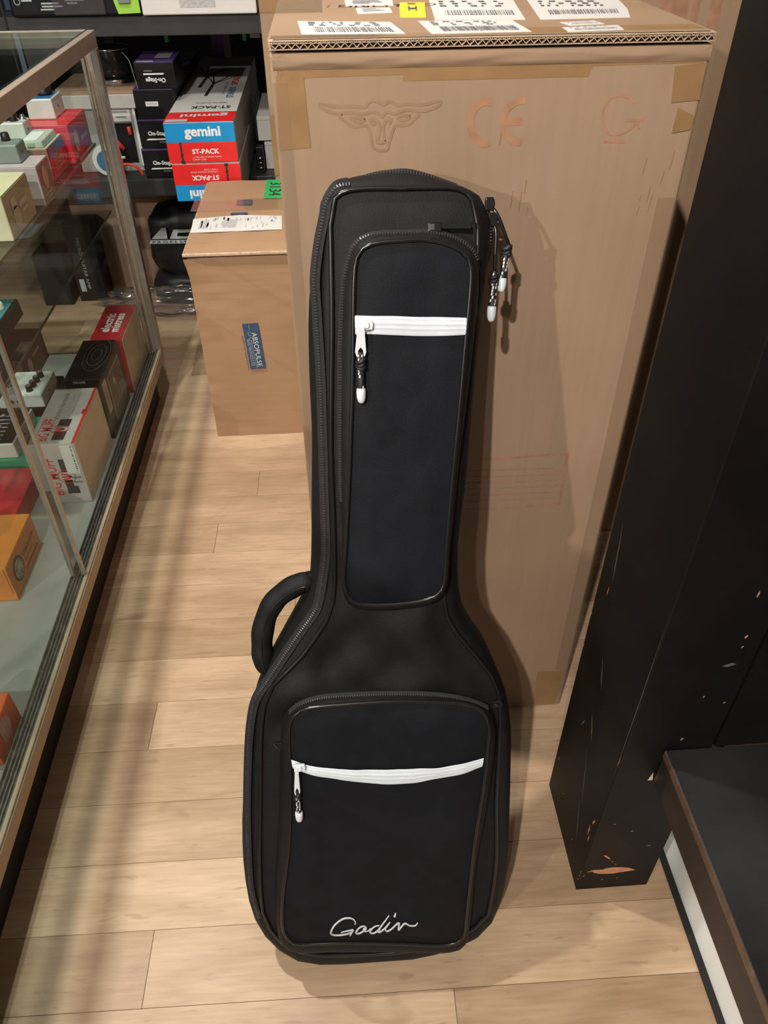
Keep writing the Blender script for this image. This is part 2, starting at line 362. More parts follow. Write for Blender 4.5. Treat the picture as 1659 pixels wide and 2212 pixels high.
def carton(name, label, x0, x1, y0, y1, z0, z1, mat, lid=None, side=None, group=None, cat='box', lip=.012):
    """tuck-top product carton: body, lid, dust-flap seam and optionally a differently printed side"""
    t = thing(name, label, cat, ((x0+x1)/2, (y0+y1)/2, z0), group)
    obj('body', MB().box(x0, x1, y0, y1, z0, z1-.002), mat, t, bevel=.0012)
    obj('lid', MB().box(x0+.0006, x1-.0006, y0+.0006, y1-.0006, z1-.0019, z1), lid or mat, t, bevel=.0006, seg=1)
    if side: obj('side_panel', MB().box(x1+.00005, x1+.0008, y0+.001, y1-.001, z0+.001, z1-.002), side, t)
    return t
# outlines measured in millimetres (bag: across, along; carton prints: across, up)
BAG_MID=[[(78,1124),(59,1124),(30,1120),(15,1117),(2,1111),(-5,1102)],[(-5,1102),(-11,1090),(-19,1061),(-24,1036),(-31,996),(-34,969),(-37,902),(-38,841),(-43,765),(-48,691),(-52,653)],[(-52,653),(-61,629),(-77,601),(-107,550),(-125,516),(-137,485),(-148,446),(-158,386)],[(-158,386),(-169,309),(-175,255),(-178,184),(-174,121),(-163,81),(-142,44),(-114,17),(-93,7),(-48,1),(-7,-2)],[(-7,-2),(75,0),(137,16),(167,32),(189,58),(203,96),(212,148),(214,242),(214,346)],[(214,346),(213,402),(209,437),(203,470),(186,516),(169,556),(147,590),(139,630)],[(139,630),(138,680),(141,716),(149,778),(157,877),(162,932),(166,971),(170,1014),(176,1048),(174,1083),(162,1096)],[(162,1096),(145,1105),(125,1112),(100,1120),(78,1124)]]
BAG_FRONT=[[(74,1104),(41,1105),(21,1104),(12,1102),(6,1099),(3,1096)],[(3,1096),(-1,1088),(-3,1066),(-4,1032),(-7,961),(-15,836),(-17,751),(-18,703),(-20,659)],[(-20,659),(-25,625),(-35,601),(-55,572),(-75,546),(-107,516),(-120,490),(-128,451),(-133,402)],[(-133,402),(-139,336),(-148,236),(-152,147),(-143,106),(-123,73),(-89,53),(-48,47),(-6,44)],[(-6,44),(57,44),(116,56),(155,78),(173,94),(181,120),(189,206),(187,308),(189,377)],[(189,377),(190,422),(190,456),(185,493),(165,529),(134,572),(120,598),(116,626)],[(116,626),(118,659),(123,695),(131,772),(140,867),(147,951),(154,1011),(156,1044),(156,1061),(153,1078),(149,1091)],[(149,1091),(141,1099),(127,1103),(100,1104),(74,1104)]]
NP_BACK=[(73,1062),(43,1062),(26,1057),(18,1049),(10,1031),(4,1010),(0,979),(-4,935),(-7,863),(-9,774),(-8,721),(-11,663),(-10,638),(-2,625),(14,618),(49,616),(85,619),(108,626),(118,638),(121,658),(125,713),(134,801),(143,867),(150,929),(156,984),(157,1016),(153,1038),(134,1053),(108,1061)]
NP_FRONT=[(71,1052),(41,1050),(28,1044),(22,1033),(19,1011),(17,980),(14,927),(10,871),(3,787),(-4,713),(-8,677),(-7,655),(0,642),(14,636),(47,634),(82,636),(102,642),(111,652),(114,670),(116,706),(123,787),(131,866),(137,933),(142,986),(144,1017),(141,1032),(131,1041),(115,1048),(94,1052)]
LP_BACK=[(49,502),(3,504),(-45,504),(-73,495),(-89,482),(-100,461),(-105,428),(-114,333),(-126,234),(-133,163),(-133,102),(-126,78),(-105,65),(-45,61),(43,51),(116,44),(143,56),(151,96),(160,212),(170,276),(182,375),(185,415),(180,460),(158,478),(122,492),(74,500)]
LP_FRONT=[(46,499),(-22,499),(-63,497),(-80,488),(-88,475),(-91,442),(-91,419),(-95,357),(-103,277),(-117,193),(-121,140),(-115,118),(-98,107),(-43,104),(42,94),(112,84),(136,96),(141,132),(151,254),(164,367),(168,422),(170,450),(165,470),(151,484),(118,492)]
NZ_TOP=[(18,978),(35,977),(60,976),(85,974),(109,973),(139,971)]
NZ_BOT=[(18,958),(34,958),(59,956),(84,954),(109,953),(138,953)]
LZ_TOP=[(-89,422),(-71,416),(-40,409),(-5,404),(36,400),(73,399),(100,399),(135,402),(163,405)]
LZ_BOT=[(-88,409),(-72,403),(-28,391),(6,383),(41,377),(73,377),(100,381),(135,386),(161,392)]
GODIN=[[(-19,143),(-18,147),(-20,152),(-24,155),(-29,156),(-35,155),(-42,150),(-49,142),(-53,133),(-53,128),(-49,125),(-42,124),(-34,125),(-28,127),(-23,130),(-22,133),(-25,133),(-32,132),(-39,130)],[(-22,132),(-25,126),(-27,120)],[(-3,133),(-5,137),(-10,137),(-15,133),(-18,127),(-16,124),(-12,125),(-7,129),(-3,134),(-7,132),(-6,128),(-1,128),(3,132)],[(16,136),(10,136),(5,132),(2,127),(4,123),(9,124),(15,130),(23,141),(30,152)],[(24,143),(18,134),(14,126),(15,124),(20,127),(25,132),(31,140)],[(31,140),(27,133),(24,128),(26,124),(32,127),(38,133),(42,137),(44,136),(43,130),(43,125),(46,129),(51,135),(54,135),(58,132),(62,131),(67,132),(70,137)],[(37,151),(38,149),(39,154),(40,155)]]
MZIP=[(19,1110),(5,1107),(-6,1092),(-9,1080),(-17,1050),(-23,1015),(-23,980),(-23,905),(-25,835),(-27,767),(-29,701),(-33,671),(-39,642),(-47,617),(-73,581),(-110,527),(-130,498),(-140,468),(-149,413),(-160,307),(-166,193),(-159,128)]
TZIP=[(20,1111),(43,1119),(68,1122),(83,1122),(100,1118),(118,1112),(135,1106)]
RZIP=[(169,1082),(173,1066),(173,1047),(170,1032),(166,1020)]
HANDLE=[(-52,639),(-61,644),(-80,636),(-98,622),(-111,601),(-119,574),(-121,550),(-120,533),(-116,522)]
NPULL=[(30,969),(25,962),(22,948),(22,931),(22,921),(22,902),(21,891)]
LPULL=[(-78,417),(-82,409),(-84,389),(-85,375),(-84,353),(-84,341)]
RCORD1=[(175,1074),(184,1059),(194,1043),(189,1036),(188,1014),(186,1004)]
RCORD2=[(178,1059),(178,1029),(177,1014),(176,999),(175,976),(174,964)]
BULL=[[(-9,1108),(-6,1109),(4,1107),(12,1106),(22,1106),(30,1106),(39,1105),(42,1106),(44,1109),(49,1111),(54,1110),(58,1108),(61,1107),(64,1109),(68,1110),(72,1108),(76,1106),(83,1107),(92,1107),(100,1106),(109,1107),(116,1109),(121,1109),(122,1107),(119,1104),(113,1102),(106,1100),(98,1100)],[(-9,1108),(-5,1104),(3,1101),(12,1099),(20,1100),(26,1100),(33,1099),(40,1098),(45,1100),(50,1100),(55,1098),(59,1095),(61,1098),(66,1100),(71,1098),(76,1099),(83,1101),(90,1101),(98,1100)],[(15,1099),(13,1096),(18,1092),(23,1088),(29,1086),(36,1087),(42,1087)],[(24,1095),(32,1095),(40,1093),(37,1091),(31,1091),(24,1095)],[(100,1097),(95,1093),(91,1089),(86,1087),(79,1086),(74,1087)],[(75,1094),(81,1096),(89,1095),(86,1092),(79,1091),(75,1094)],[(42,1087),(45,1081),(47,1071),(48,1065),(53,1062),(58,1061),(64,1062),(66,1068),(70,1080),(73,1087)],[(45,1092),(49,1093),(54,1090),(56,1086),(55,1079),(53,1071),(52,1070)],[(70,1092),(64,1092),(61,1088),(60,1082),(61,1072),(62,1070),(58,1069),(52,1070)],[(46,1090),(49,1088),(51,1089)],[(66,1089),(69,1089)]]
CEMARK=[[(177,1107),(168,1107),(161,1102),(156,1093),(156,1086),(158,1077),(165,1069),(171,1065),(179,1066)],[(215,1108),(206,1107),(198,1102),(193,1095),(193,1086),(195,1077),(202,1069),(208,1066),(215,1066)],[(195,1087),(213,1087)]]
GSIGN=[[(336,1102),(329,1108),(320,1110),(311,1109),(304,1102),(302,1091),(303,1082),(309,1075),(318,1071),(328,1072),(336,1076),(341,1082)],[(329,1085),(350,1085)],[(341,1084),(347,1076)],[(320,1071),(321,1064)],[(309,1064),(333,1063)]]
NOTE=[[(126,625),(335,631)],[(332,631),(333,532)],[(117,528),(333,533)],[(138,608),(325,605)],[(139,596),(325,593)],[(139,584),(326,582)],[(140,572),(326,571)],[(140,559),(326,559)],[(141,547),(326,547)]]
FTAPES=[[(-53,1152),(402,1155),(403,1140),(283,1139),(280,1129),(81,1129),(81,1135),(-23,1134),(-50,1138)],[(-52,1136),(-41,1142),(-23,1135),(-22,1103),(-20,1066),(-55,1064)],[(373,1137),(406,1140),(408,1104),(377,1102)],[(386,1097),(407,1088),(405,1074),(385,1071)],[(351,114),(400,112),(398,5),(353,10)]]
TLABELS=[[(-29,1035),(76,1014),(86,930),(-23,942)],[(108,1017),(214,1010),(219,928),(113,927)],[(141,1199),(250,1184),(230,1012),(128,1022)],[(268,1181),(385,1165),(370,1080),(352,1014),(247,1010)],[(264,987),(304,993),(309,969),(269,963)],[(257,950),(320,957),(318,929),(257,921)],[(30,1210),(93,1206),(90,1148),(30,1151)],[(42,1129),(84,1128),(84,1087),(42,1081)],[(100,1173),(132,1168),(120,1044),(90,1048)]]
# ================================================================ the setting
fl = struct('floor', MB().box(-3.2, 2.2, -1.6, 4.3, -.03, -.0032), 'kraft_dark')
fl.location = (0, 0, 0); fl.rotation_euler.z = R(-.75)
PW, PL = .1109, 1.20
_pm = {}
def plank_mesh(n):
    if n not in _pm:
        mb = MB().frustum(-n/2, n/2, -PW/2+.00025, PW/2-.00025, -.0031, 0, .0002)
        me = bpy.data.meshes.new('plank'); me.from_pydata([tuple(v) for v in mb.v], [], mb.f); me.materials.append(MATS['plank']); _pm[n] = me
    return _pm[n]
joints = {4: -.412, 0: -.342, -1: .127, 11: -.257, 9: -.349, 7: -.140, 2: .02, 1: -.02, 3: .06, 5: .03, 6: -.01, 8: .05, 10: .10, 12: .02, 13: -.05}
for k in range(-16, 33):
    yc = .4145 + PW*(k+.5); j = joints.get(k, random.uniform(-.6, .6))
    for q in range(-3, 3):
        xc = j + PL*(q+.5)
        if xc < -2.6 or xc > 1.8: continue
        if yc < .1 and (abs(xc) > 1.6): continue
        p = bpy.data.objects.new('plank', plank_mesh(PL-.0005)); C.objects.link(p); p.parent = fl; p.location = (xc-.008, yc, 0)
struct('wall_back', MB().box(-3.2, 2.2, 4.1, 4.2, 0, 2.9), 'wall_dark')
struct('wall_right', MB().box(.4690, 2.0, .5425, .78, .4080, 2.6), 'black_paint')

# black painted post beside the boxes: battered edges, chips down to bare wood, scuffs
pt = thing('painted_post', 'black painted wooden post with chipped edges, standing on the floor right of the boxes', 'post', (.407, .64, 0))
obj('post_body', MB().box(.347, .467, .543, .735, 0, 2.3), 'black_paint', pt, bevel=.0015)
ff = FRONT(0, .543, 0); sf = frame((.347, 0, 0), (0, -1, 0), (0, 0, 1))
def chip(pts, fr, mat='bare_wood', name='paint_chip'):
    mb = MB(); mb.face([fr(a, b, .0003) for a, b in pts]); return obj(name, mb, mat, pt)
chip([(.354, .064), (.366, .0635), (.366, .060), (.377, .054), (.382, .053), (.400, .052), (.420, .056), (.436, .0585), (.424, .068), (.412, .072), (.396, .074), (.385, .073), (.380, .069), (.366, .070)], ff)
chip([(.372, .118), (.383, .104), (.386, .105), (.377, .117)], ff)
def flecks(fr, spots, name='paint_fleck', mat='bare_wood'):
    for a, b, ln, wd, an in spots:
        mb = MB(); c_, s_ = math.cos(an), math.sin(an); q = []
        for u_, v_ in ((-.5, -.2), (-.1, -.5), (.5, .1), (.1, .5)): q.append(fr(a+u_*ln*c_-v_*wd*s_, b+u_*ln*s_+v_*wd*c_, .0003))
        mb.face(q); obj(name, mb, mat, pt)
flecks(ff, [(.391, .094, .004, .002, .5), (.398, .085, .005, .002, -1), (.372, .215, .004, .002, 0), (.403, .19, .006, .0025, .1), (.44, .14, .008, .002, -.3), (.42, .43, .004, .006, 0), (.43, .385, .005, .002, -.3), (.445, .63, .004, .007, 0),
            (.446, .612, .003, .004, 0), (.425, .52, .003, .004, .3), (.437, .70, .003, .012, .1), (.449, .71, .002, .009, .1), (.385, .033, .004, .003, 0), (.41, .035, .003, .003, 0), (.352, .05, .003, .004, 0), (.455, .505, .004, .003, .6)])
flecks(sf, [(-.556, .15, .004, .018, .1), (-.562, .165, .005, .030, .15), (-.556, .20, .004, .02, -.1), (-.545, .06, .003, .012, 0), (-.546, .045, .003, .01, 0), (-.547, .031, .003, .008, 0), (-.72, .11, .004, .012, 0), (-.735, .44, .003, .03, 0), (-.733, .40, .004, .012, .2), (-.734, .37, .003, .02, 0),
            (-.64, .32, .003, .045, .5), (-.70, .55, .003, .02, 0), (-.545, .38, .003, .03, 0), (-.67, .08, .003, .006, 0), (-.60, .06, .003, .006, 0), (-.733, .47, .004, .01, 0)])
flecks(sf, [(-.655, .43, .006, .06, .45), (-.70, .62, .004, .10, .15), (-.67, .29, .004, .03, -.3), (-.60, .12, .004, .10, .35), (-.545, .5, .002, .35, 0), (-.62, .22, .003, .12, .3)], 'scuff_mark', 'scuff')
flecks(ff, [(.440, .58, .018, .008, 0), (.42, .35, .03, .003, .3), (.43, .30, .002, .05, .2)], 'scuff_mark', 'scuff')

# black bench-height platform in front of the post, white board under it
pf = thing('display_platform', 'black display platform with a brown fascia, butting against the front of the post', 'platform', (.75, .15, 0))
obj('platform_top', MB().box(.4036, 1.15, -.35, .5415, .3935, .4075), 'platform_black', pf, bevel=.0008)
obj('fascia_board', MB().box(.4030, .4180, -.35, .5410, .3330, .3930), 'fascia_brown', pf, bevel=.0006)
obj('edge_trim', MB().box(.4022, .4034, -.35, .5410, .3935, .4072), 'edge_brown', pf)
obj('kick_board', MB().box(.5150, .528, -.35, .600, .002, .325), 'white_board', pf)
obj('floor_trim', MB().box(.5035, .5145, -.35, .62, .0002, .004), 'plinth_black', pf)
obj('support_panel', MB().box(.530, 1.14, .50, .53, .0, .3925), 'plinth_black', pf)
_c = MB(); _c.prism([(.3955, .333), (.4025, .333), (.3995, .352)], FRONT(0, .5429, 0), .0003)
obj('paint_chip', _c, 'chip_pale', pt)

# ================================================================ large cartons
def cut_edge(t, x0, x1, y, z0, z1, pitch=.0083):
    """open corrugated edge: two liners with a fluted sheet between them and a second fine flute on top"""
    obj('flap_gap_shade', MB().box(x0+.004, x1-.004, y+.005, y+.010, z0, z1), 'kraft_dark', t)  # recessed dark slab, colours in the shade between the flutes
    mb = MB(); n = int((x1-x0)/pitch*4); 
    zz0, zz1 = z0+.0012, z1-.0028
    P = [Vector((x0+(x1-x0)*i/n, y+.0006, (zz0+zz1)/2+(zz1-zz0)/2*math.sin(i*math.pi/2))) for i in range(n+1)]
    for a, b in zip(P, P[1:]):
        up = Vector((0, 0, .00055)); d = Vector((0, .006, 0)); mb.face([a-up, b-up, b+up, a+up]); mb.face([a+up, b+up, b+up+d, a+up+d])
    n = int((x1-x0)/.0045*2); zz0, zz1 = z1-.0022, z1-.0006
    P = [Vector((x0+(x1-x0)*i/n, y+.0006, zz0 if i % 2 else zz1)) for i in range(n+1)]
    for a, b in zip(P, P[1:]):
        up = Vector((0, 0, .0004)); mb.face([a-up, b-up, b+up, a+up])
    obj('fluting', mb, 'kraft_edge', t)
    obj('liner', MB().box(x0, x1, y, y+.012, z0, z0+.0007).box(x0, x1, y, y+.012, z1-.0028, z1-.0022).box(x0, x1, y, y+.012, z1-.0007, z1), 'kraft_edge', t)

bb = thing('large_carton', 'tall taped brown carton with a faint bull head print, the bag leans on it', 'box', (.176, 1.14, 0))
obj('body', MB().box(-.057, .410, .907, 1.380, 0, 1.1575), 'kraft', bb, bevel=.004, seg=3)
obj('top_flap', MB().box(-.058, .4105, .912, 1.1435, 1.160, 1.168), 'kraft_flat', bb, bevel=.0006, seg=1)
obj('top_flap', MB().box(-.058, .4105, 1.147, 1.384, 1.160, 1.168), 'kraft_flat', bb, bevel=.0006, seg=1)
cut_edge(bb, -.056, .408, .901, 1.1602, 1.1684)
BF = FRONT(0, .907, 0)
mm = lambda L: [(a/1000, b/1000) for a, b in L]
sp2 = lambda L, per=5: [(p.x, p.y) for p in smooth_path([(a, b, 0) for a, b in mm(L)], per)]
mb = MB()
for i, s_ in enumerate(BULL): mb.stroke(sp2(s_, 3), .0032, BF, .0003+.00003*i)
obj('printed_bull_head', mb, 'print_bull', bb)
mb = MB()
for i, s_ in enumerate(CEMARK): mb.stroke(sp2(s_, 5), .0078, BF, .0003+.00003*i)
obj('printed_mark', mb, 'print_orange', bb)
mb = MB()
for i, s_ in enumerate(GSIGN): mb.stroke(sp2(s_, 5) if len(s_) > 2 else mm(s_), .0028, BF, .0003+.00003*i)
obj('printed_symbol', mb, 'print_orange', bb)
mb = MB()
for i, s_ in enumerate(NOTE): mb.stroke(mm(s_), .0050 if i == 1 else (.0036 if i < 3 else .0020), BF, .0003+.00003*i)
obj('printed_notice_frame', mb, 'print_orange', bb)
for i, p in enumerate(FTAPES):
    mb = MB(); mb.prism(mm(p), BF, .0004+.0003*i); obj('brown_tape', mb, 'tape_brown', bb)
# tape over the corner edges and the right edge, little crumpled bits of clear tape
obj('edge_tape', MB().box(-.0575, -.040, .9062, .9068, .02, 1.13).box(.385, .4098, .9062, .9068, .02, 1.0), 'tape_clear', bb)
mb = MB()
for (x, z, n_) in ((-.052, 1.148, 9), (.402, 1.150, 6)):
    for k in range(n_):
        p = Vector((x+random.uniform(-.004, .020), .9055-random.uniform(0, .004), z+random.uniform(-.012, .014))); q = [p+Vector((random.uniform(-.009, .009), random.uniform(-.003, .001), random.uniform(-.008, .008))) for _ in range(3)]; mb.face(q)
obj('crumpled_tape', mb, 'tape_clear', bb)['kind'] = 'stuff'
# crushed fold under the flap
def crush(t, x0, x1, y, z, h, mat, amp=.0028, seed=0, n=60, m=6):
    mb = MB(); g = []
    for j in range(m+1):
        row = []
        for i in range(n+1):
            x = x0+(x1-x0)*i/n; v = j/m; zz = z+h*v
            e = math.sin(v*math.pi); yy = y-.0008-e*(.002+amp*(.5+noise.noise(Vector((x*26+seed, v*3.0, seed)))))
            row.append(len(mb.v)); mb.v.append(Vector((x, yy, zz)))
        g.append(row)
    for j in range(m):
        for i in range(n): mb.f.append([g[j][i], g[j][i+1], g[j+1][i+1], g[j+1][i]]); mb.sm.append(True)
    return obj('crushed_fold', mb, mat, t)
crush(bb, -.054, .408, .907, 1.1415, .0155, 'kraft_flat')
TL = TOPF(0, 0, 1.168)
for i, p in enumerate(TLABELS):
    mb = MB(); mb.prism(mm(p), TL, .0004 + .00008*i)
    lb = obj('yellow_sticker' if i == 8 else 'shipping_label', mb, 'sticker_yellow' if i == 8 else 'paper', bb)
    P = [Vector((a/1000, b/1000)) for a, b in p]
    if len(P) == 5: P = [P[0], P[1], P[3], P[4]]
    A, B_, C_, D_ = P                                     # far-left, far-right, near-right, near-left
    bil = lambda u_, v_: A.lerp(B_, u_).lerp(D_.lerp(C_, u_), v_)
    mb = MB(); random.seed(100+i)
    def blk(u0, u1, v0, v1, mb_=None):
        q = [bil(u0, v1), bil(u1, v1), bil(u1, v0), bil(u0, v0)]; (mb_ or mb).face([TL(c_.x, c_.y, .0012+.0001*i) for c_ in q])
    if i < 6:
        u_ = .14
        while u_ < .90:
            wd = random.choice((.006, .010, .016)); blk(u_, u_+wd, .52 if i < 2 else .60, .86 if i < 2 else .80); u_ += wd+random.choice((.006, .009, .014))
        for r_ in range(3):
            u_ = .1
            while u_ < .8:
                wd = random.uniform(.02, .08); blk(u_, u_+wd, .10+.12*r_, .15+.12*r_); u_ += wd+random.uniform(.03, .15)
    elif i == 8:
        blk(.30, .62, .10, .16); blk(.32, .66, .45, .52); blk(.32, .37, .30, .62); blk(.60, .66, .30, .62)
    else:
        for r_ in range(3): blk(.15, random.uniform(.5, .8), .25+.2*r_, .33+.2*r_)
    obj('printed_bars', mb, 'ink_grey', lb)['kind'] = 'stuff'
random.seed(11)
text(bb, 'handwriting', 'CK LONG :', TOPFLIP(.075, 1.150, 1.1681), .14, 'ink', height=.020, shear=.2)
obj('top_tape', MB().box(-.055, .28, .915, .935, 1.1682, 1.1684).box(-.058, .0, 1.10, 1.30, 1.1682, 1.1685), 'tape_clear', bb)
obj('top_tape', MB().box(.21, .405, .93, .958, 1.1681, 1.1683), 'tape_brown', bb)

random.seed(21)
for k in range(12):
    x_, z_ = (random.uniform(.355, .392), random.uniform(.98, 1.05)) if k < 7 else (random.uniform(.18, .26), random.uniform(.98, 1.07))
    mb = MB(); mb.stroke([(x_, z_), (x_+.001, z_+random.uniform(.006, .022))], .0011, BF, .0004); obj('scuff_line', mb, 'tape_brown', bb)
br = thing('large_carton', 'tall carton with orange stripes behind the bull head carton, against the black post', 'box', (.50, 1.60, 0))
obj('body', MB().box(.12, .86, 1.42, 1.78, 0, 1.72), 'kraft_back', br, bevel=.006)
obj('top_flap', MB().box(.119, .861, 1.419, 1.599, 1.722, 1.730).box(.119, .861, 1.602, 1.781, 1.722, 1.730), 'kraft_back', br)
mb = MB(); bfr = FRONT(0, 1.42, 0)
mb.face([bfr(*p, .0005) for p in ((.497, 1.30), (.535, 1.30), (.585, 1.13), (.583, 1.09), (.545, 1.10))])
for a, wd in ((.592, .012), (.622, .018)): mb.face([bfr(*p, .0008) for p in ((a, 1.30), (a+wd, 1.30), (a+wd-.004, .45), (a-.004, .45))])
obj('printed_stripes', mb, 'print_orange', br)

bl = thing('large_carton', 'tall plain carton standing behind the small blue-label carton, mostly hidden', 'box', (.05, 2.62, 0))
obj('body', MB().box(-.174, .30, 2.525, 2.735, 0, 1.36), 'kraft', bl, bevel=.006)
obj('top_flap', MB().box(-.175, .301, 2.524, 2.628, 1.362, 1.370).box(-.175, .301, 2.632, 2.736, 1.362, 1.370), 'kraft_flat', bl)
for q_ in ((-.09, 1.0, 1.35), (-.13, .57, .74)): obj('brown_tape', MB().box(-.1742, q_[0], 2.5235, 2.5242, q_[1], q_[2]), 'tape_brown', bl)

sb = thing('shipping_carton', 'small upright shipping carton with a blue maker label and green 3134 sticker', 'box', (-.25, 2.21, 0))
mb = MB(); nx, nz = 30, 44                                  # front with dents and creases
def sbx(i): return -.377+.285*i/nx
g = []
for j in range(nz+1):
    row = []
    for i in range(nx+1):
        x, z = sbx(i), .548*j/nz
        d = .0016*noise.noise(Vector((x*14, z*60, 1)))*(1 if z > .36 or z < .08 else .35)
        lft = max(0, 1-(x+.377)/.05); d += lft*(.010*max(0, (z-.46)/.09) + .004*noise.noise(Vector((z*30, 3, 0))))
        row.append(len(mb.v)); mb.v.append(Vector((x-lft*.008*max(0, (z-.5)/.05), 1.932-d, z)))
    g.append(row)
for j in range(nz):
    for i in range(nx): mb.f.append([g[j][i], g[j][i+1], g[j+1][i+1], g[j+1][i]]); mb.sm.append(True)
obj('front_panel', mb, 'kraft_small', sb)
obj('body', MB().box(-.3765, -.0925, 1.935, 2.505, 0, .548), 'kraft_small', sb, bevel=.004)
mb = MB(); g = []
for j in range(17):
    row = []
    for i in range(25):
        x, y = -.384+.293*i/24, 1.924+.582*j/16
        z = .563+.003*noise.noise(Vector((x*12, y*6, 4)))-(.005 if j == 0 else 0)-(.004 if i == 0 else 0); row.append(len(mb.v)); mb.v.append(Vector((x, y, z)))
    g.append(row)
for j in range(16):
    for i in range(24): mb.f.append([g[j][i], g[j][i+1], g[j+1][i+1], g[j+1][i]]); mb.sm.append(True)
obj('top_flap', mb, 'kraft_small', sb)
obj('flap_lip', MB().box(-.385, -.0915, 1.922, 1.930, .553, .561).box(-.385, -.381, 1.93, 2.50, .553, .561), 'kraft_edge', sb, bevel=.002)
ST = TOPF(0, 0, .5655)
mb = MB(); mb.prism([(-.384, 2.165), (-.379, 2.059), (-.137, 2.064), (-.141, 2.168), (-.257, 2.186), (-.282, 2.181)], ST, .0008); lb = obj('packing_slip', mb, 'paper', sb)
mb = MB(); random.seed(5)
for k in range(46):
    x, y = random.uniform(-.36, -.16), random.uniform(2.075, 2.155); mb.rect(x, x+random.uniform(.002, .006), y, y+random.uniform(.008, .03), ST, .0012)
mb.rect(-.362, -.338, 2.085, 2.15, ST, .0012); mb.rect(-.30, -.262, 2.09, 2.15, ST, .0011)
obj('printed_lines', mb, 'paper_grey', lb)
mb = MB(); mb.prism([(-.199, 2.497), (-.199, 2.322), (-.145, 2.321), (-.150, 2.496)], ST, .0008); lb = obj('green_sticker', mb, 'sticker_green', sb)
text(lb, 'handwritten_number', '3134', TOPDOWN(-.168, 2.405, .5668), .125, 'ink', height=.036, offset=-.005)
obj('blue_mark', MB().box(-.275, -.231, 2.272, 2.315, .5656, .5662), 'label_blue', sb); obj('blue_mark', MB().box(-.285, -.238, 2.192, 2.206, .5656, .5662), 'label_blue', sb)
obj('clear_tape', MB().box(-.40, -.10, 2.225, 2.322, .5668, .5671), 'tape_clear', sb)
fr = frame((-.2345, 1.9285, .295), (.05, 0, -1), (1, 0, .05))
mb = MB(); mb.prism([(-.069, -.0215), (.069, -.0215), (.069, .0215), (-.069, .0215)], fr, .0006); lb = obj('maker_label', mb, 'label_blue', sb)
sh = lambda dx, dy: (lambda a, b, h=0.0: fr(a+dx, b+dy, h))
text(lb, 'lettering', 'ABSOPULSE', sh(.010, .0065), .104, 'paper', h=.0010, height=.0135)
text(lb, 'small_lettering', 'ELECTRONICS LTD', sh(.018, -.0120), .082, 'paper_grey', h=.0010, height=.0085)
mb = MB(); mb.rect(-.066, -.050, -.0045, -.0037, fr, .0010); mb.rect(-.02, .068, -.0045, -.0037, fr, .0010)
for k in range(2): mb.rect(-.044+.016*k, -.043+.016*k, -.010, -.002, fr, .0010).rect(-.044+.016*k, -.034+.016*k, -.010, -.0092, fr, .0010).rect(-.0345+.016*k, -.0335+.016*k, -.010, -.002, fr, .0010)
obj('rule_lines', mb, 'paper_grey', lb)
text(sb, 'printed_slogan', 'Quality Power Supplies & Systems', sh(.018, -.027), .104, 'label_blue', h=.0010, height=.0055)
# ================================================================ the guitar bag
TH = math.atan(.3865); CT, SN = math.cos(TH), math.sin(TH)
BG = frame((0, .468, 0), (1, 0, 0), (0, SN, CT)); BN = Vector((0, -CT, SN)); BW = Vector((0, SN, CT))
bag = thing('guitar_gig_bag', 'black padded guitar gig bag with white pocket zippers leaning on the tall carton', 'bag', (.03, .52, 0))
def clampz(mb, lo=.0006, ymax=.9045):
    for v in mb.v:
        v.z = max(lo, v.z)
        if v.z > .5: v.y = min(v.y, ymax)
    return mb
CNT = [8, 16, 10, 14, 14, 10, 16, 8]
def contour(segs, wmin=-9):
    out = []
    for sg, n in zip(segs, CNT):
        P = smooth_path([(a/1000, max(wmin, b/1000), 0) for a, b in sg], 6); out += resample(P, n)[:-1]
    return out
midc = contour(BAG_MID, .001); frc = contour(BAG_FRONT)
NC = len(midc); cen = Vector((.03, .4, 0))
backc = []
for i, p in enumerate(midc):
    t = midc[(i+1) % NC]-midc[i-1]; nn = Vector((-t.y, t.x, 0)).normalized(); backc.append(p+nn*.012)
HALF = .035
rows = []
for k in range(-6, 0): a = k/6*math.pi/2; rows.append(([b.lerp(m_, math.cos(a)) for b, m_ in zip(backc, midc)], HALF*math.sin(a)))
for k in range(0, 9): a = k/8*math.pi/2; rows.append(([f_.lerp(m_, math.cos(a)) for f_, m_ in zip(frc, midc)], HALF*math.sin(a)))
mb = MB()
for P, n_ in rows:
    for p in P:
        wr = .0012*noise.noise(Vector((p.x*30, p.y*22, n_*30))); mb.v.append(BG(p.x, p.y, n_+wr))
for r_ in range(len(rows)-1):
    for i in range(NC):
        j = (i+1) % NC; mb.f.append([r_*NC+i, r_*NC+j, (r_+1)*NC+j, (r_+1)*NC+i]); mb.sm.append(True)
clampz(mb); obj('shell', mb, 'fabric', bag)
mb = fill(backc, .03, lambda x, y: -HALF, BG); clampz(mb); obj('back_panel', mb, 'fabric', bag)
frs = [Vector((p.x, p.y)) for p in frc]
sst = lambda x: x*x*(3-2*x) if 0 < x < 1 else (0 if x <= 0 else 1)
def panel_h(x, y):
    d = sst(edge_dist(frs, x, y)/.035)
    fold = 0
    if .41 < y < .65: fold = .020*noise.noise(Vector((x*15+2, y*13, 1)))*sst((y-.41)/.06)*sst((.65-y)/.05)
    return HALF + d*(.004 + fold + .0020*noise.noise(Vector((x*24, y*20, 5))))
mb = fill(frc, .012, panel_h, BG); clampz(mb); obj('front_panel', mb, 'fabric', bag)
mb = MB().tube([BG(p.x, p.y, HALF+.0012) for p in frc], .0030, 8, closed=True); clampz(mb, .003); obj('piping', mb, 'vinyl_black', bag)
def loop(L, n): 
    P = smooth_path([(a/1000, b/1000, 0) for a, b in L], 6, closed=True); P.append(P[0]); return resample(P, n)[:-1]
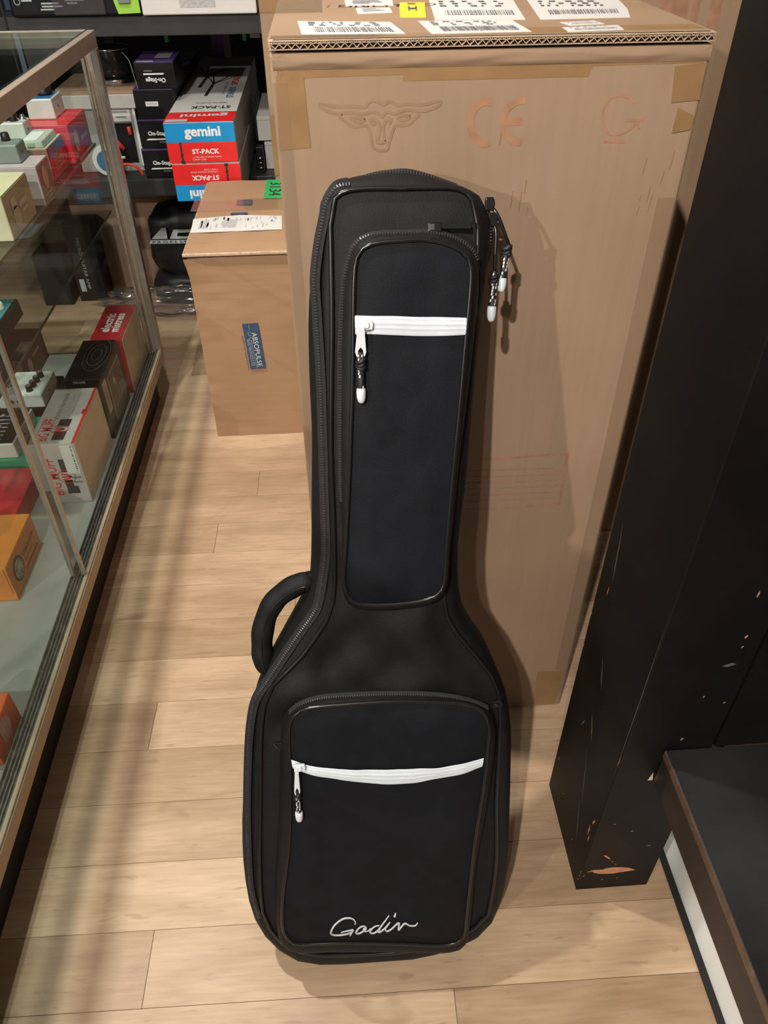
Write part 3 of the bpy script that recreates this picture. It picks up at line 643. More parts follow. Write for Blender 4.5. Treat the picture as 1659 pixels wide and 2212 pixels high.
def ribbon(path, nrm, wd, lift=0):
    mb = MB(); P = [Vector(p) for p in path]; n = len(P); idx = []
    for k in range(n):
        t = (P[min(k+1, n-1)]-P[max(0, k-1)]).normalized(); nv = Vector(nrm(k/(n-1))).normalized(); b = t.cross(nv).normalized(); q = P[k]+nv*lift
        mb.v += [q+b*wd/2, q-b*wd/2]
    for k in range(n-1): mb.f.append([2*k, 2*k+1, 2*k+3, 2*k+2]); mb.sm.append(True)
    return mb
def teeth(path, nrm, step=.0032, ln=.0017, wd=.0048, hg=.0018):
    mb = MB(); L = sum((Vector(b)-Vector(a)).length for a, b in zip(path, path[1:])); n = max(2, int(L/step)); P = resample([Vector(p) for p in path], n)
    for k in range(n+1):
        t = (P[min(k+1, n)]-P[max(0, k-1)]).normalized(); nv = Vector(nrm(k/n)).normalized(); b = t.cross(nv).normalized(); nv = b.cross(t)
        o_ = P[k]; i = len(mb.v)
        for c_ in (0, 1):
            for (s1, s2) in ((-1, -1), (1, -1), (1, 1), (-1, 1)): mb.v.append(o_+t*(s1*ln/2)*(1-.3*c_)+b*(s2*wd/2)*(1-.4*c_)+nv*(hg*c_))
        for q in ((4, 5, 6, 7), (0, 1, 5, 4), (1, 2, 6, 5), (2, 3, 7, 6), (3, 0, 4, 7)): mb.f.append([i+x for x in q]); mb.sm.append(False)
    return mb
def bagpath(L, n_, per=6): return [BG(p.x, p.y, n_) for p in smooth_path([(a/1000, max(.012, b/1000), 0) for a, b in L], per)]
NL = lambda t: BN*.85+Vector((-.5, 0, 0))
P = bagpath(MZIP, .0335); z_ = obj('main_zipper', ribbon(P, NL, .013), 'zip_tape', bag); obj('zipper_teeth', teeth(P, NL), 'zip_teeth', z_)
P = bagpath(TZIP, .0165); NT_ = lambda t: BN*.6+BW*.8; z_ = obj('top_zipper', ribbon(P, NT_, .010), 'zip_tape', bag); obj('zipper_teeth', teeth(P, NT_), 'zip_teeth', z_)
P = bagpath(RZIP, .014); NR_ = lambda t: BN*.7+Vector((.7, 0, 0)); z_ = obj('side_zipper', ribbon(P, NR_, .010), 'zip_tape', bag); obj('zipper_teeth', teeth(P, NR_), 'zip_teeth', z_)
def pocket(name, backL, frontL, nb, nf, bulge, seed, n=96, step=.011):
    bk, ft = loop(backL, n), loop(frontL, n)
    mb = MB(); K = 6
    for r_ in range(K+1):
        t = r_/K; s_ = math.sin(t*math.pi/2)
        for b, f_ in zip(bk, ft):
            p = b.lerp(f_, 1-math.cos(t*math.pi/2)); mb.v.append(BG(p.x, p.y, nb+(nf-nb)*s_+.0006*noise.noise(Vector((p.x*40, p.y*40, seed)))))
    for r_ in range(K):
        for i in range(n): j = (i+1) % n; mb.f.append([r_*n+i, r_*n+j, (r_+1)*n+j, (r_+1)*n+i]); mb.sm.append(True)
    clampz(mb); pk = obj(name, mb, 'fabric', bag)
    f2 = [Vector((p.x, p.y)) for p in ft]
    hf = lambda x, y: nf + sst(edge_dist(f2, x, y)/.03)*(bulge + .0035*noise.noise(Vector((x*14, y*12, seed))) + .0012*noise.noise(Vector((x*45, y*30, seed))))
    mb = fill(ft, step, hf, BG); clampz(mb); obj('pocket_front', mb, 'fabric_pocket', pk)
    mb = MB().tube([BG(p.x, p.y, nf+.0008) for p in ft], .0026, 8, closed=True); clampz(mb, .003); obj('piping', mb, 'vinyl_black', pk)
    return pk, hf, bk, ft
npk, nh, nbk, nft = pocket('neck_pocket', NP_BACK, NP_FRONT, .030, .062, .003, 3)
lpk, lh, lbk, lft = pocket('body_pocket', LP_BACK, LP_FRONT, .030, .065, .005, 8)
def pocket_zip(pk, bk, ft, nb, nf, i0, i1, tt=.45):
    n = len(bk); P = []; s_ = math.sin(tt*math.pi/2)
    for i in range(i0, i1+1):
        p = bk[i % n].lerp(ft[i % n], 1-math.cos(tt*math.pi/2)); P.append((p, nb+(nf-nb)*s_+.0012))
    W = [BG(p.x, p.y, h) for p, h in P]; c_ = sum((p for p, h in P), Vector((0, 0, 0)))/len(P)
    def nr(t):
        k = min(len(P)-1, int(t*(len(P)-1))); d = P[k][0]; tn = P[min(k+1, len(P)-1)][0]-P[max(0, k-1)][0]; o_ = Vector((tn.y, -tn.x, 0)).normalized()
        return BN*.7+Vector((1, 0, 0))*o_.x*.7+BW*o_.y*.7
    z_ = obj('pocket_zipper', ribbon(W, nr, .010), 'zip_tape', pk); mbt = teeth(W, nr, .0030, .0015, .0042, .0014)
    for v in z_.data.vertices: pass
    for f_, v_ in zip(mbt.f, mbt.sm): pass
    o = obj('zipper_teeth', mbt, 'zip_teeth', pk); return o
pocket_zip(npk, nbk, nft, .030, .062, -8, 30)
pocket_zip(lpk, lbk, lft, .030, .065, -9, 10)
def band(pk, topL, botL, hf, mat, name, lift=.0016):
    T = smooth_path([(a/1000, b/1000, 0) for a, b in topL], 5); B_ = smooth_path([(a/1000, b/1000, 0) for a, b in botL], 5)
    T = resample(T, 40); B_ = resample(B_, 40); mb = MB(); K = 12
    prof = [0, .0006, .0007, .0004, .0013, .0015, .0003, .0015, .0013, .0004, .0007, .0006, 0]
    for i in range(41):
        for k in range(K+1): p = T[i].lerp(B_[i], k/K); mb.v.append(BG(p.x, p.y, hf(p.x, p.y)+lift+prof[k]))
    for i in range(40):
        for k in range(K): a = i*(K+1)+k; mb.f.append([a, a+1, a+K+2, a+K+1]); mb.sm.append(True)
    return obj(name, mb, mat, pk)
band(npk, NZ_TOP, NZ_BOT, nh, 'zip_white', 'white_zipper', .0022)
band(lpk, LZ_TOP, LZ_BOT, lh, 'zip_white', 'white_zipper', .0022)
def strap_prof(pk, name, pts, r0, mat, flecks_=True, tip=None, knot=None):
    """speckled cord with knot and moulded end"""
    P = smooth_path(pts, 6); o = obj(name, MB().tube(P, r0, 8), mat, pk)
    if flecks_:
        mb = MB(); n = len(P)
        Q = resample(P, max(6, int(sum((b-a).length for a, b in zip(P, P[1:]))/.0035)))
        for k, q in enumerate(Q[1:-1]):
            t = (Q[k+2]-Q[k]).normalized()
            for sgn in (-1, 1):
                if random.random() < .35: continue
                side = Vector((sgn*random.uniform(.2, .8), -.7, .35)).normalized(); side = (side-t*side.dot(t)).normalized(); c_ = q+side*(r0+.0002); b = t.cross(side)
                mb.face([c_-t*.0014-b*.0009, c_-t*.0014+b*.0006, c_+t*.0015+b*.0010, c_+t*.0015-b*.0006])
        obj('cord_flecks', mb, 'cord_fleck', pk)
    if knot is not None:
        mbk = MB(); 
        for k in range(3):
            c_ = knot+Vector((0, 0, .003*(k-1))); mbk.tube([c_+Vector((math.cos(a)*r0*1.0, math.sin(a)*r0*.9, math.sin(a+k)*.0022)) for a in [2*math.pi*i/10 for i in range(10)]], r0*.62, 6, closed=True)
        obj('knot', mbk, mat, pk)
    if tip:
        a, b = tip; d = (b-a); L = d.length
        obj('cord_tip', MB().lathe([(.0042, 0), (.0050, L*.05), (.0053, L*.3), (.0050, L*.6), (.0040, L*.85), (.0020, L*.98)], a, 14, d), 'white_plastic', pk)
    return o
def pull(pk, slide, tabL, wd, cord, knot, tip, n_, cr_):
    """white metal slider with tab, cord and tip"""
    u0, w0 = slide; mb = MB(); f_ = frame(BG(u0, w0, n_), (1, 0, 0), BW)
    mb.prism([(-.0075, -.0055), (.0065, -.0050), (.0075, 0), (.0065, .0050), (-.0075, .0055)], f_, .0045)
    mb.prism([(-.004, -.0035), (.002, -.0035), (.0035, 0), (.002, .0035), (-.004, .0035)], lambda a, b, h=0: f_(a, b, h+.0045), .0022)
    z_ = obj('zipper_pull', mb, 'white_plastic', pk, bevel=.0010)
    (ua, wa), (ub, wb) = tabL; A = BG(ua, wa, n_+.006); B_ = BG(ub, wb, n_+.0035); d = (B_-A); L = d.length; Y = -d.normalized(); X = Y.cross(BN).normalized(); tf = frame(A, X, Y)
    mb = MB(); hw = wd/2
    mb.prism([(-hw*.62, 0), (hw*.62, 0), (hw, -L*.86), (hw*.78, -L), (hw*.52, -L), (hw*.42, -L*.80), (0, -L*.70), (-hw*.42, -L*.80), (-hw*.52, -L), (-hw*.78, -L), (-hw, -L*.86)], tf, .0020)
    obj('pull_tab', mb, 'white_plastic', z_, bevel=.0005)
    obj('tab_bar', MB().tube([B_+X*hw*.75, B_-X*hw*.75], .0010, 6), 'white_plastic', z_)
    strap_prof(z_, 'cord', [BG(*c_) for c_ in cord], cr_, 'cord_black', True, (BG(*tip[0]), BG(*tip[1])), BG(*knot))
# one pull on each white zipper
pull(npk, (.0300, .9680), ((.0240, .967), (.0225, .936)), .0120, [(.0225, .940, .072), (.0223, .930, .0725), (.0222, .918, .071), (.0218, .908, .0715), (.0216, .899, .071)], (.0224, .928, .0725), ((.0216, .901, .071), (.0212, .884, .071)), .0690, .0040)
pull(lpk, (-.0780, .4155), ((-.0820, .412), (-.0838, .376)), .0080, [(-.0838, .381, .0765), (-.0842, .371, .0775), (-.0840, .361, .0760), (-.0837, .351, .0770), (-.0838, .346, .0765)], (-.0841, .372, .0770), ((-.0838, .347, .0765), (-.0841, .331, .0765)), .0735, .0032)
# black sliders on the pocket gussets and the two cords hanging at the right of the head
obj('black_slider', MB().prism([(-.007, -.005), (.007, -.005), (.008, 0), (.007, .005), (-.007, .005)], frame(BG(.107, 1.064, .046), (1, 0, 0), BW), .005), 'vinyl_black', npk, bevel=.0012)
obj('slider_tab', MB().prism([(0, -.003), (.034, -.0035), (.034, .0035), (0, .003)], frame(BG(.112, 1.0655, .049), (1, 0, -.02), BW), .0015), 'vinyl_black', npk, bevel=.0004)
obj('slider_glint', MB().prism([(-.003, -.003), (.003, -.003), (.003, .003), (-.003, .003)], frame(BG(.1035, 1.0645, .0515), (1, 0, 0), BW), .0008), 'chrome', npk)
for (u_, w_) in ((.183, .474), (-.108, .432)):
    f_ = frame(BG(u_, w_, .046), (1, 0, 0), BW); mb = MB(); mb.prism([(-.006, -.004), (.006, -.004), (.008, 0), (.006, .004), (-.006, .004)], f_, .004); mb.tube([f_(-.003, .002, .005), f_(0, 0, .007), f_(.004, .001, .005)], .0012, 6); obj('black_slider', mb, 'vinyl_black', lpk, bevel=.0008)
def hang(path, tip, knot):
    z_ = obj('black_slider', MB().prism([(-.005, -.007), (.004, -.007), (.006, 0), (.004, .007), (-.005, .007)], frame(BG(*path[0]), (1, 0, 0), BW), .006), 'vinyl_black', bag, bevel=.0012)
    strap_prof(z_, 'pull_strip', [BG(*p) for p in path], .0021, 'vinyl_black', False)
    strap_prof(z_, 'cord', [BG(*p) for p in tip[0]], .0040, 'cord_black', True, (BG(*tip[1]), BG(*tip[2])), BG(*knot))
hang([(.172, 1.087, .012), (.181, 1.075, .016), (.190, 1.054, .016), (.195, 1.043, .014)], ([(.195, 1.043, .014), (.191, 1.031, .014), (.189, 1.015, .014), (.188, 1.007, .013)], (.188, 1.009, .013), (.1865, .993, .013)), (.192, 1.038, .014))
hang([(.175, 1.071, .014), (.179, 1.057, .018), (.1785, 1.034, .018), (.178, 1.017, .018)], ([(.178, 1.017, .018), (.1775, 1.007, .018), (.1765, .991, .018), (.1755, .978, .018)], (.1755, .979, .018), (.1745, .961, .018)), (.177, 1.008, .018))
# padded carry handle with seam
P = smooth_path([BG(a/1000, b/1000, .006) for a, b in HANDLE], 8)
def hr(t): return .0142*(.72+.28*min(1, min(t, 1-t)*9))+.0005*math.sin(t*34)
hd = obj('carry_handle', MB().tube(P, .012, 14, rfun=hr), 'fabric', bag)
obj('handle_seam', MB().tube([p+BN*.0138+Vector((.001, 0, 0)) for p in P[3:-4]], .0008, 5), 'vinyl_black', hd)
obj('handle_mount', MB().tube([BG(-.050, .655, 0), BG(-.050, .627, .004)], .010, 10), 'fabric', hd)
obj('handle_mount', MB().tube([BG(-.117, .537, 0), BG(-.106, .505, .004)], .010, 10), 'fabric', hd)
# embroidered name
mb = MB()
for g_ in GODIN:
    P = smooth_path([(a/1000, b/1000, 0) for a, b in g_], 5); Q = [BG(p.x, p.y, lh(p.x, p.y)+.0012) for p in P]
    mb.tube(Q, .0011, 6, rfun=lambda t: .00150*(.62+.38*math.sin(math.pi*min(1, max(0, t)))))
obj('embroidered_name', mb, 'embroidery', lpk)
# ================================================================ glass display case
cs = thing('display_case', 'aluminium framed glass display case on a black plinth along the left side', 'display case', (-.85, 1.0, 0))
X1, X0, Y0, Y1 = -.555, -1.13, -.45, 2.215
obj('plinth', MB().box(X0+.03, -.587, Y0+.03, 2.165, .0003, .1195), 'plinth_black', cs)
obj('deck_edge_band', MB().box(X1-.012, X1, Y0, Y1, .1205, .1545), 'band_cream', cs, bevel=.001)
obj('deck', MB().box(X0, X1-.0125, Y0, Y1-.001, .1205, .1500), 'deck_grey', cs)
mb = MB()
for a, b, h in ((-.5565, -.5580, .158), (-.5595, -.5755, .1530), (-.5700, -.5712, .1585), (-.5765, -.5780, .1590), (-.5835, -.5847, .1585), (-.5910, -.5925, .1595)): mb.box(b if b < a else a, a if b < a else b, Y0, 2.192, .1502, h)
obj('door_track', mb, 'track_grey', cs)
obj('track_floor', MB().box(-.592, -.556, Y0, 2.192, .1501, .1512), 'track_grey', cs)
def post(x0, x1, y0, y1, z0=.1505, z1=.973, name='corner_post', mat='aluminium'):
    o = obj(name, MB().box(x0, x1, y0, y1, z0, z1), mat, cs, bevel=.0012); return o
post(-.573, -.555, 2.197, 2.215); post(X0, X0+.018, 2.197, 2.215); post(-.573, -.555, Y0, Y0+.018)
post(-.590, -.5735, 2.203, 2.213, name='post_flange', mat='rail_tan'); post(-.5555, -.5535, 2.186, 2.196, name='post_flange', mat='aluminium')
mb = MB().box(-.575, X1, Y0, Y1, .9735, 1.0085); obj('top_rail', mb, 'rail_tan', cs, bevel=.0012)
obj('top_rail', MB().box(X0, -.5755, 2.197, Y1, .9735, 1.0085), 'rail_tan', cs, bevel=.0012)
obj('rail_lip', MB().box(-.5745, -.5695, Y0, Y1, 1.0086, 1.0096).box(X0, -.575, 2.2090, Y1, 1.0086, 1.0100), 'chrome', cs)
obj('top_glass', MB().box(X0+.002, -.5758, Y0, 2.1965, 1.0020, 1.0082), 'glass', cs)
obj('glass_rim', MB().box(-.5757, -.5747, Y0, 2.196, 1.0022, 1.0092), 'glass_edge', cs)
MATS['glass_door'] = None
glassy('glass_door', (.965, .985, .975), ior=1.22, gain=.22); glassy('glass_shelf', (.86, .885, .875), ior=1.42, gain=.7)
def door(x, y0, y1):
    d = obj('sliding_door', MB().box(x-.002, x+.002, y0, y1, .1595, .968), 'glass_door', cs)
    obj('door_stile', MB().box(x-.0035, x+.0035, y0, y0+.010, .1592, .968), 'aluminium', d, bevel=.0008)
    obj('door_stile', MB().box(x-.0035, x+.0035, y1-.010, y1, .1592, .968), 'aluminium', d, bevel=.0008)
    obj('door_shoe', MB().box(x-.0045, x+.0045, y0+.002, y0+.022, .1592, .1655), 'chrome', d)
door(-.5880, 1.192, 2.180); door(-.5665, Y0+.02, 1.206)
obj('end_glass', MB().box(X0+.02, -.591, 2.204, 2.209, .1505, .972), 'glass_door', cs)
for z in (.588, .760):
    s_ = obj('glass_shelf', MB().box(X0+.02, -.610, Y0+.02, 2.195, z-.006, z), 'glass_shelf', cs)
    obj('shelf_edge', MB().box(-.6098, -.6088, Y0+.02, 2.195, z-.006, z), 'glass_edge_dark', s_)
obj('shelf_standard', MB().box(-1.105, -1.090, 1.45, 1.47, .151, .97).box(-1.105, -1.090, .3, .32, .151, .97), 'aluminium', cs)

# ---------------------------------------------------------------- on the deck
D = .1503
t = carton('pedal_box', 'red pedal box lettered electric mistress, on the case deck in the far corner', -.682, -.595, 1.952, 2.172, D, .3205, 'red_deep', 'red_deep', 'muff_side', 'pedal boxes on the case deck')
text(t, 'lettering', 'electric', TOPUP(-.652, 2.055, .3206), .115, 'white_ink', height=.026, offset=.03)
text(t, 'lettering', 'mistress', TOPUP(-.625, 2.055, .3206), .115, 'white_ink', height=.024, offset=.03)
t = carton('pedal_box', 'glossy black pedal box with an engraved picture panel on its side', -.691, -.604, 1.722, 1.930, D, .3315, 'black_card', 'black_gloss', None, 'pedal boxes on the case deck')
sf = SIDE(-.604, 1.722, D)
mb = MB(); mb.rect(.055, .185, .020, .150, sf, .0006); pn = obj('picture_panel', mb, 'emboss_tan', t)
mb = MB(); mb.rect(.059, .181, .024, .146, sf, .0010); obj('engraved_picture', mb, 'engraving', pn)
mb = MB(); mb.rect(.006, .040, .070, .160, sf, .0008); pn = obj('price_label', mb, 'emboss_tan', t)
mb = MB()
for k in range(5): mb.rect(.012+.005*k, .014+.005*k, .085, .145, sf, .0011)
obj('printed_lines', mb, 'brown_side', pn)
mb = MB(); mb.lathe([(.0095, 0), (.0095, .0007)], sf(.105, .115, .0011), 16, (1, 0, 0)); obj('seal', mb, 'emboss_tan', pn)
mb = MB()
tf = TOPF(-.648, 1.826, .3315)
for q in range(3):
    mb.stroke([(.012+.010*q*math.cos(a)*1.0+.012*math.cos(a), .02+(.030+.028*q)*math.sin(a)) for a in [2*math.pi*i/24 for i in range(25)]], .0014, tf, .0006)
obj('embossed_rings', mb, 'scuff', t)
text(t, 'lettering', 'DELUXE', FRONT(-.655, 1.722, .322), .030, 'paper_grey', height=.006)
t = carton('pedal_box', 'white and cream pedal box lettered BIG MUFF with a bar code', -.709, -.607, 1.456, 1.697, D, .3205, 'muff_white', 'muff_white', 'muff_side', 'pedal boxes on the case deck')
obj('red_edge', MB().box(-.6125, -.6068, 1.4565, 1.6965, .3195, .3209).box(-.618, -.6125, 1.578, 1.598, .3195, .3209), 'red_print', t)
text(t, 'lettering', 'electro-harmonix', TOPUP(-.672, 1.615, .3206), .120, 'ink_grey', height=.013)
text(t, 'small_lettering', 'New York City  USA', TOPUP(-.640, 1.625, .3206), .085, 'ink_grey', height=.004)
def muff(fr, s_, tt):
    mb = MB(); mb.rect(-.052*s_, -.010*s_, -.045, -.018, fr, .0006); mb.rect(.014*s_, .052*s_, -.045, -.018, fr, .0006); obj('logo_block', mb, 'ink', tt)
    mb = MB(); mb.stroke([(math.cos(a)*.019*s_, -.026+math.sin(a)*.020) for a in [2*math.pi*i/24 for i in range(25)]], .0016, fr, .0008)
    for a0 in (-.6, 0, .6): mb.stroke([(0, -.038), (.006*math.sin(a0*2)*s_, -.028), (.011*math.sin(a0*1.6)*s_, -.016)], .0042, fr, .0010)
    mb.rect(-.058*s_, .058*s_, .0185, .0197, fr, .0008); obj('logo_emblem', mb, 'red_print', tt)
    mb = MB(); mb.lathe([(.018*s_, 0), (.018*s_, .0001)], fr(0, -.026, .0005), 24, fr(0, 0, 1)-fr(0, 0, 0)); obj('logo_disc', mb, 'muff_white', tt)
    text(tt, 'lettering', 'BIG MUFF', lambda a, b, h=0: fr(a, b+.004, h), .112*s_, 'red_print', height=.024, offset=.01)
muff(TOPUP(-.678, 1.513, .3206), .82, t)
muff(UPWARD(-.672, 1.4558, .228), .95, t)
mb = MB(); lf = FRONT(-.607, 1.4558, D); mb.rect(-.034, -.004, .086, .166, lf, .0009); pn = obj('price_label', mb, 'paper', t)
mb = MB(); mb.rect(-.028, -.005, .050, .082, lf, .0007); obj('price_label', mb, 'paper', t)
mb = MB(); random.seed(3)
for k in range(9): mb.rect(-.027, -.006, .0515+.0034*k, .0515+.0034*k+random.choice((.001, .002)), lf, .0010)
for k in range(14): mb.rect(-.011, -.008, .094+.005*k, .094+.005*k+random.uniform(.001, .004), lf, .0012)
obj('bar_code', mb, 'ink', pn)

def knob(t, c, r=.008, h=.013, cap='knob_cap', mat='knob', ax=(0, 0, 1)):
    k = obj('knob', MB().lathe([(r*1.08, 0), (r*1.0, h*.2), (r*.92, h*.9), (r*.8, h)], c, 16, ax), mat, t)
    obj('knob_cap', MB().lathe([(r*.76, 0), (r*.72, .0008)], Vector(c)+Vector(ax)*h, 16, ax), cap, k); return k
def pedal(label, x0, x1, y0, y1, z0, z1, mat, knobs, top=None, jacks=(), switch=None, side=True, kmat='knob', kr=.008, kh=.013, cap='knob_cap'):
    t = thing('effects_pedal', label, 'effects pedal', ((x0+x1)/2, (y0+y1)/2, z0), 'guitar pedals in the display case')
    obj('enclosure', MB().frustum(x0, x1, y0, y1, z0, z1, .002), mat, t, bevel=.003, seg=3)
    if top: obj('face_plate', MB().box(x0+.006, x1-.006, y0+.006, y1-.006, z1, z1+.0008), top, t)
    for kx, ky in knobs: knob(t, (kx, ky, z1+.0008), kr, kh, cap, kmat)
    for jx, jz in jacks: obj('jack_socket', MB().lathe([(.0055, 0), (.0055, .003), (.0035, .003), (.0032, .001)], (jx, y0+.001, jz), 14, (0, -1, 0)), 'chrome', t); 
    if side: obj('side_jack', MB().lathe([(.0028, 0), (.0028, .0012)], (x1-.0012, (y0*.55+y1*.45), (z0+z1)/2), 10, (1, 0, 0)), 'ink', t)
    if switch: obj('foot_switch', MB().lathe([(.0085, 0), (.0085, .003), (.005, .004), (.005, .010), (.003, .011)], (switch[0], switch[1], z1), 14), 'chrome', t)
    return t
t = carton('pedal_box', 'dark maroon pedal box with a pink embossed figure, behind the silver pedal', -1.02, -.902, 1.99, 2.195, D, .246, 'maroon', None, None, 'pedal boxes on the case deck')
sf = SIDE(-.902, 1.99, D); mb = MB(); mb.face([sf(.055+.016*math.cos(a)*(1+.2*math.sin(3*a)), .045+.030*math.sin(a), .0008) for a in [2*math.pi*i/18 for i in range(18)]]); obj('embossed_figure', mb, 'emboss_pink', t)
mb = MB(); mb.rect(.09, .15, .060, .066, sf, .0008); obj('lettering_line', mb, 'emboss_pink', t)
t = carton('pedal_box', 'black pedal box on the deck carrying the silver pedal with white artwork', -.90, -.765, 1.752, 1.915, D, .2365, 'black_card', None, None, 'pedal boxes on the case deck')
t = pedal('silver pedal with white artwork and four black knobs, on a black box', -.886, -.770, 1.752, 1.880, .2367, .2735, 'pedal_silver', [(-.806, 1.775), (-.803, 1.798), (-.800, 1.821), (-.797, 1.846)], 'art_white', [(-.852, .257), (-.832, .257)], (-.868, 1.80), True, kr=.0085, kh=.016)
t = carton('pedal_box', 'green pedal box on the deck under the equaliser pedal', -.93, -.765, 1.545, 1.735, D, .2200, 'green_strip', None, None, 'pedal boxes on the case deck')
t = pedal('black faced equaliser pedal with a row of sliders, on the green box', -.925, -.785, 1.552, 1.715, .2202, .2595, 'pedal_silver', [], 'black_card', (), None, True)
for k in range(7):
    y = 1.575+.017*k; s_ = obj('slider', MB().box(-.905, -.822, y, y+.0022, .2604, .2612), 'chrome', t); obj('slider_cap', MB().box(-.872+.007*((k*3) % 5), -.864+.007*((k*3) % 5), y-.002, y+.004, .2613, .2650), 'grey_plastic', s_, bevel=.0006)
t = carton('pedal_box', 'shiny red pedal box on the deck between the green and orange boxes', -.90, -.742, 1.355, 1.535, D, .2020, 'red_deep', 'red', None, 'pedal boxes on the case deck')
sf = SIDE(-.742, 1.355, D); mb = MB(); mb.rect(.04, .10, .008, .013, sf, .0008); mb.rect(.02, .035, .006, .034, sf, .0008); obj('side_print', mb, 'red', t)
t = pedal('pale grey pedal with a rounded top on the red box', -.895, -.812, 1.400, 1.480, .2022, .2400, 'pedal_white', [(-.865, 1.445)], None, (), None, True)
t = carton('pedal_box', 'bright orange pedal box with a round black badge, on the deck', -.83, -.687, 1.140, 1.312, D, .2400, 'orange', 'orange', None, 'pedal boxes on the case deck')
sf = SIDE(-.687, 1.140, D); mb = MB(); mb.face([sf(.047+.026*math.cos(a), .046+.028*math.sin(a), .0008) for a in [2*math.pi*i/28 for i in range(28)]]); bd = obj('round_badge', mb, 'ink', t)
mb = MB(); mb.face([sf(.047+.021*math.cos(a), .046+.023*math.sin(a), .0011) for a in [2*math.pi*i/28 for i in range(28)]]); obj('badge_picture', mb, 'badge', bd)
text(t, 'lettering', 'CARBON COPY', frame(sf(.118, .052, 0), (0, 1, 0), (0, 0, 1)), .075, 'ink', height=.010)
text(t, 'small_lettering', 'ANALOG DELAY', frame(sf(.105, .036, 0), (0, 1, 0), (0, 0, 1)), .045, 'ink', height=.005)
mb = MB(); mb.rect(.075, .155, .018, .0205, sf, .0008); obj('rule_line', mb, 'ink', t)
obj('tuck_flap', MB().box(-.828, -.692, 1.1385, 1.1396, .168, .238), 'orange', t)
t = pedal('dark grey pedal lying on the bright orange box', -.825, -.752, 1.195, 1.300, .2402, .2800, 'pedal_grey', [(-.80, 1.26)], None, (), None, True)
t = carton('pedal_box', 'small red-orange pedal box with an embossed skull shape, lowest on the deck', -.70, -.5985, .752, .850, D, .2200, 'orange_red', 'orange_red', None, 'pedal boxes on the case deck')
sf = SIDE(-.5985, .752, D); mb = MB(); mb.face([sf(.045+.020*math.cos(a)*(1+.12*math.cos(3*a)), .038+.026*math.sin(a), .0008) for a in [2*math.pi*i/24 for i in range(24)]]); obj('embossed_shape', mb, 'emboss_pink', t)
obj('embossed_dot', MB().lathe([(.010, 0), (.009, .0006)], (-.640, .80, .2200), 16), 'emboss_tan', t)
t = pedal('black pedal partly visible at the left edge below the red-orange box', -.72, -.622, .655, .735, D, .185, 'black_card', [(-.68, .70)], None, (), None, True)
t = pedal('dark pedal with four ivory knobs on the lower glass shelf', -.80, -.660, 1.37, 1.55, .5883, .6250, 'black_card', [(-.682, 1.40), (-.682, 1.43), (-.682, 1.462), (-.682, 1.495)], 'teal', (), None, True, kmat='knob_ivory', kr=.010, kh=.014, cap='knob_ivory')
# ---------------------------------------------------------------- on the upper glass shelf
Z = .7603
t = carton('pedal_box', 'glossy red pedal box on the upper glass shelf at the far end', -.72, -.616, 2.012, 2.185, Z, .8435, 'red', None, 'red_deep', 'boxes on the upper glass shelf')
sf = SIDE(-.615, 2.012, Z); mb = MB(); mb.face([sf(.045+.020*math.cos(a), .040+.026*math.sin(a), .0008) for a in [2*math.pi*i/14 for i in range(14)]]); mb.rect(.085, .15, .030, .040, sf, .0008); obj('embossed_figure', mb, 'emboss_pink', t)
t = carton('pedal_box', 'red and blue pedal box on the upper glass shelf, second from the far end', -.71, -.630, 1.870, 2.000, Z, .8300, 'brown_side', 'pale_green', 'red_deep', 'boxes on the upper glass shelf')
sf = SIDE(-.629, 1.870, Z); mb = MB(); mb.rect(.004, .126, .045, .067, sf, .0009); obj('blue_panel', mb, 'blue_print', t)
text(t, 'lettering', 'FUZZ', frame(sf(.065, .026, 0), (0, 1, 0), (0, 0, 1)), .070, 'orange', height=.022, offset=.02)
t = thing('parts_case', 'pale green plastic parts case with white label, between the shelf pedals', 'plastic case', (-.655, 1.93, .8303))
obj('case_body', MB().frustum(-.690, -.636, 1.875, 1.99, .8303, .8440, .003), 'pale_green', t, bevel=.002); obj('case_label', MB().box(-.682, -.652, 1.885, 1.96, .8441, .8448), 'paper', t); obj('latch', MB().box(-.670, -.655, 1.872, 1.876, .834, .841), 'pale_green', t)
t = carton('pedal_box', 'lilac and brown pedal box on the upper glass shelf under the grey pedal', -.735, -.606, 1.705, 1.790, Z, .8380, 'lilac', None, 'brown_side', 'boxes on the upper glass shelf')
obj('brown_foot', MB().box(-.7355, -.6055, 1.7045, 1.7905, Z, Z+.014), 'brown_side', t)
sf = SIDE(-.605, 1.705, Z); mb = MB(); mb.face([sf(.038+.016*math.cos(a)*(1+.15*math.cos(2*a)), .047+.023*math.sin(a), .0008) for a in [2*math.pi*i/16 for i in range(16)]]); mb.rect(.015, .06, .014, .018, sf, .0008); mb.rect(.025, .055, .007, .010, sf, .0008); obj('embossed_figure', mb, 'emboss_tan', t)
t = carton('pedal_box', 'cream pedal box with a tan embossed side, nearest on the upper glass shelf', -.76, -.612, 1.500, 1.656, Z, .8425, 'cream', None, 'tan_side', 'boxes on the upper glass shelf')
sf = SIDE(-.611, 1.500, Z); mb = MB(); mb.face([sf(.050+.020*math.cos(a), .030+.020*math.sin(a), .0008) for a in [2*math.pi*i/16 for i in range(16)]]); mb.rect(.034, .064, .045, .066, sf, .0008); mb.rect(.075, .125, .040, .050, sf, .0008); mb.rect(.08, .115, .028, .033, sf, .0008); obj('embossed_figure', mb, 'emboss_tan', t)
obj('lid_gap', MB().box(-.614, -.6125, 1.503, 1.655, .8405, .8415), 'ink', t)
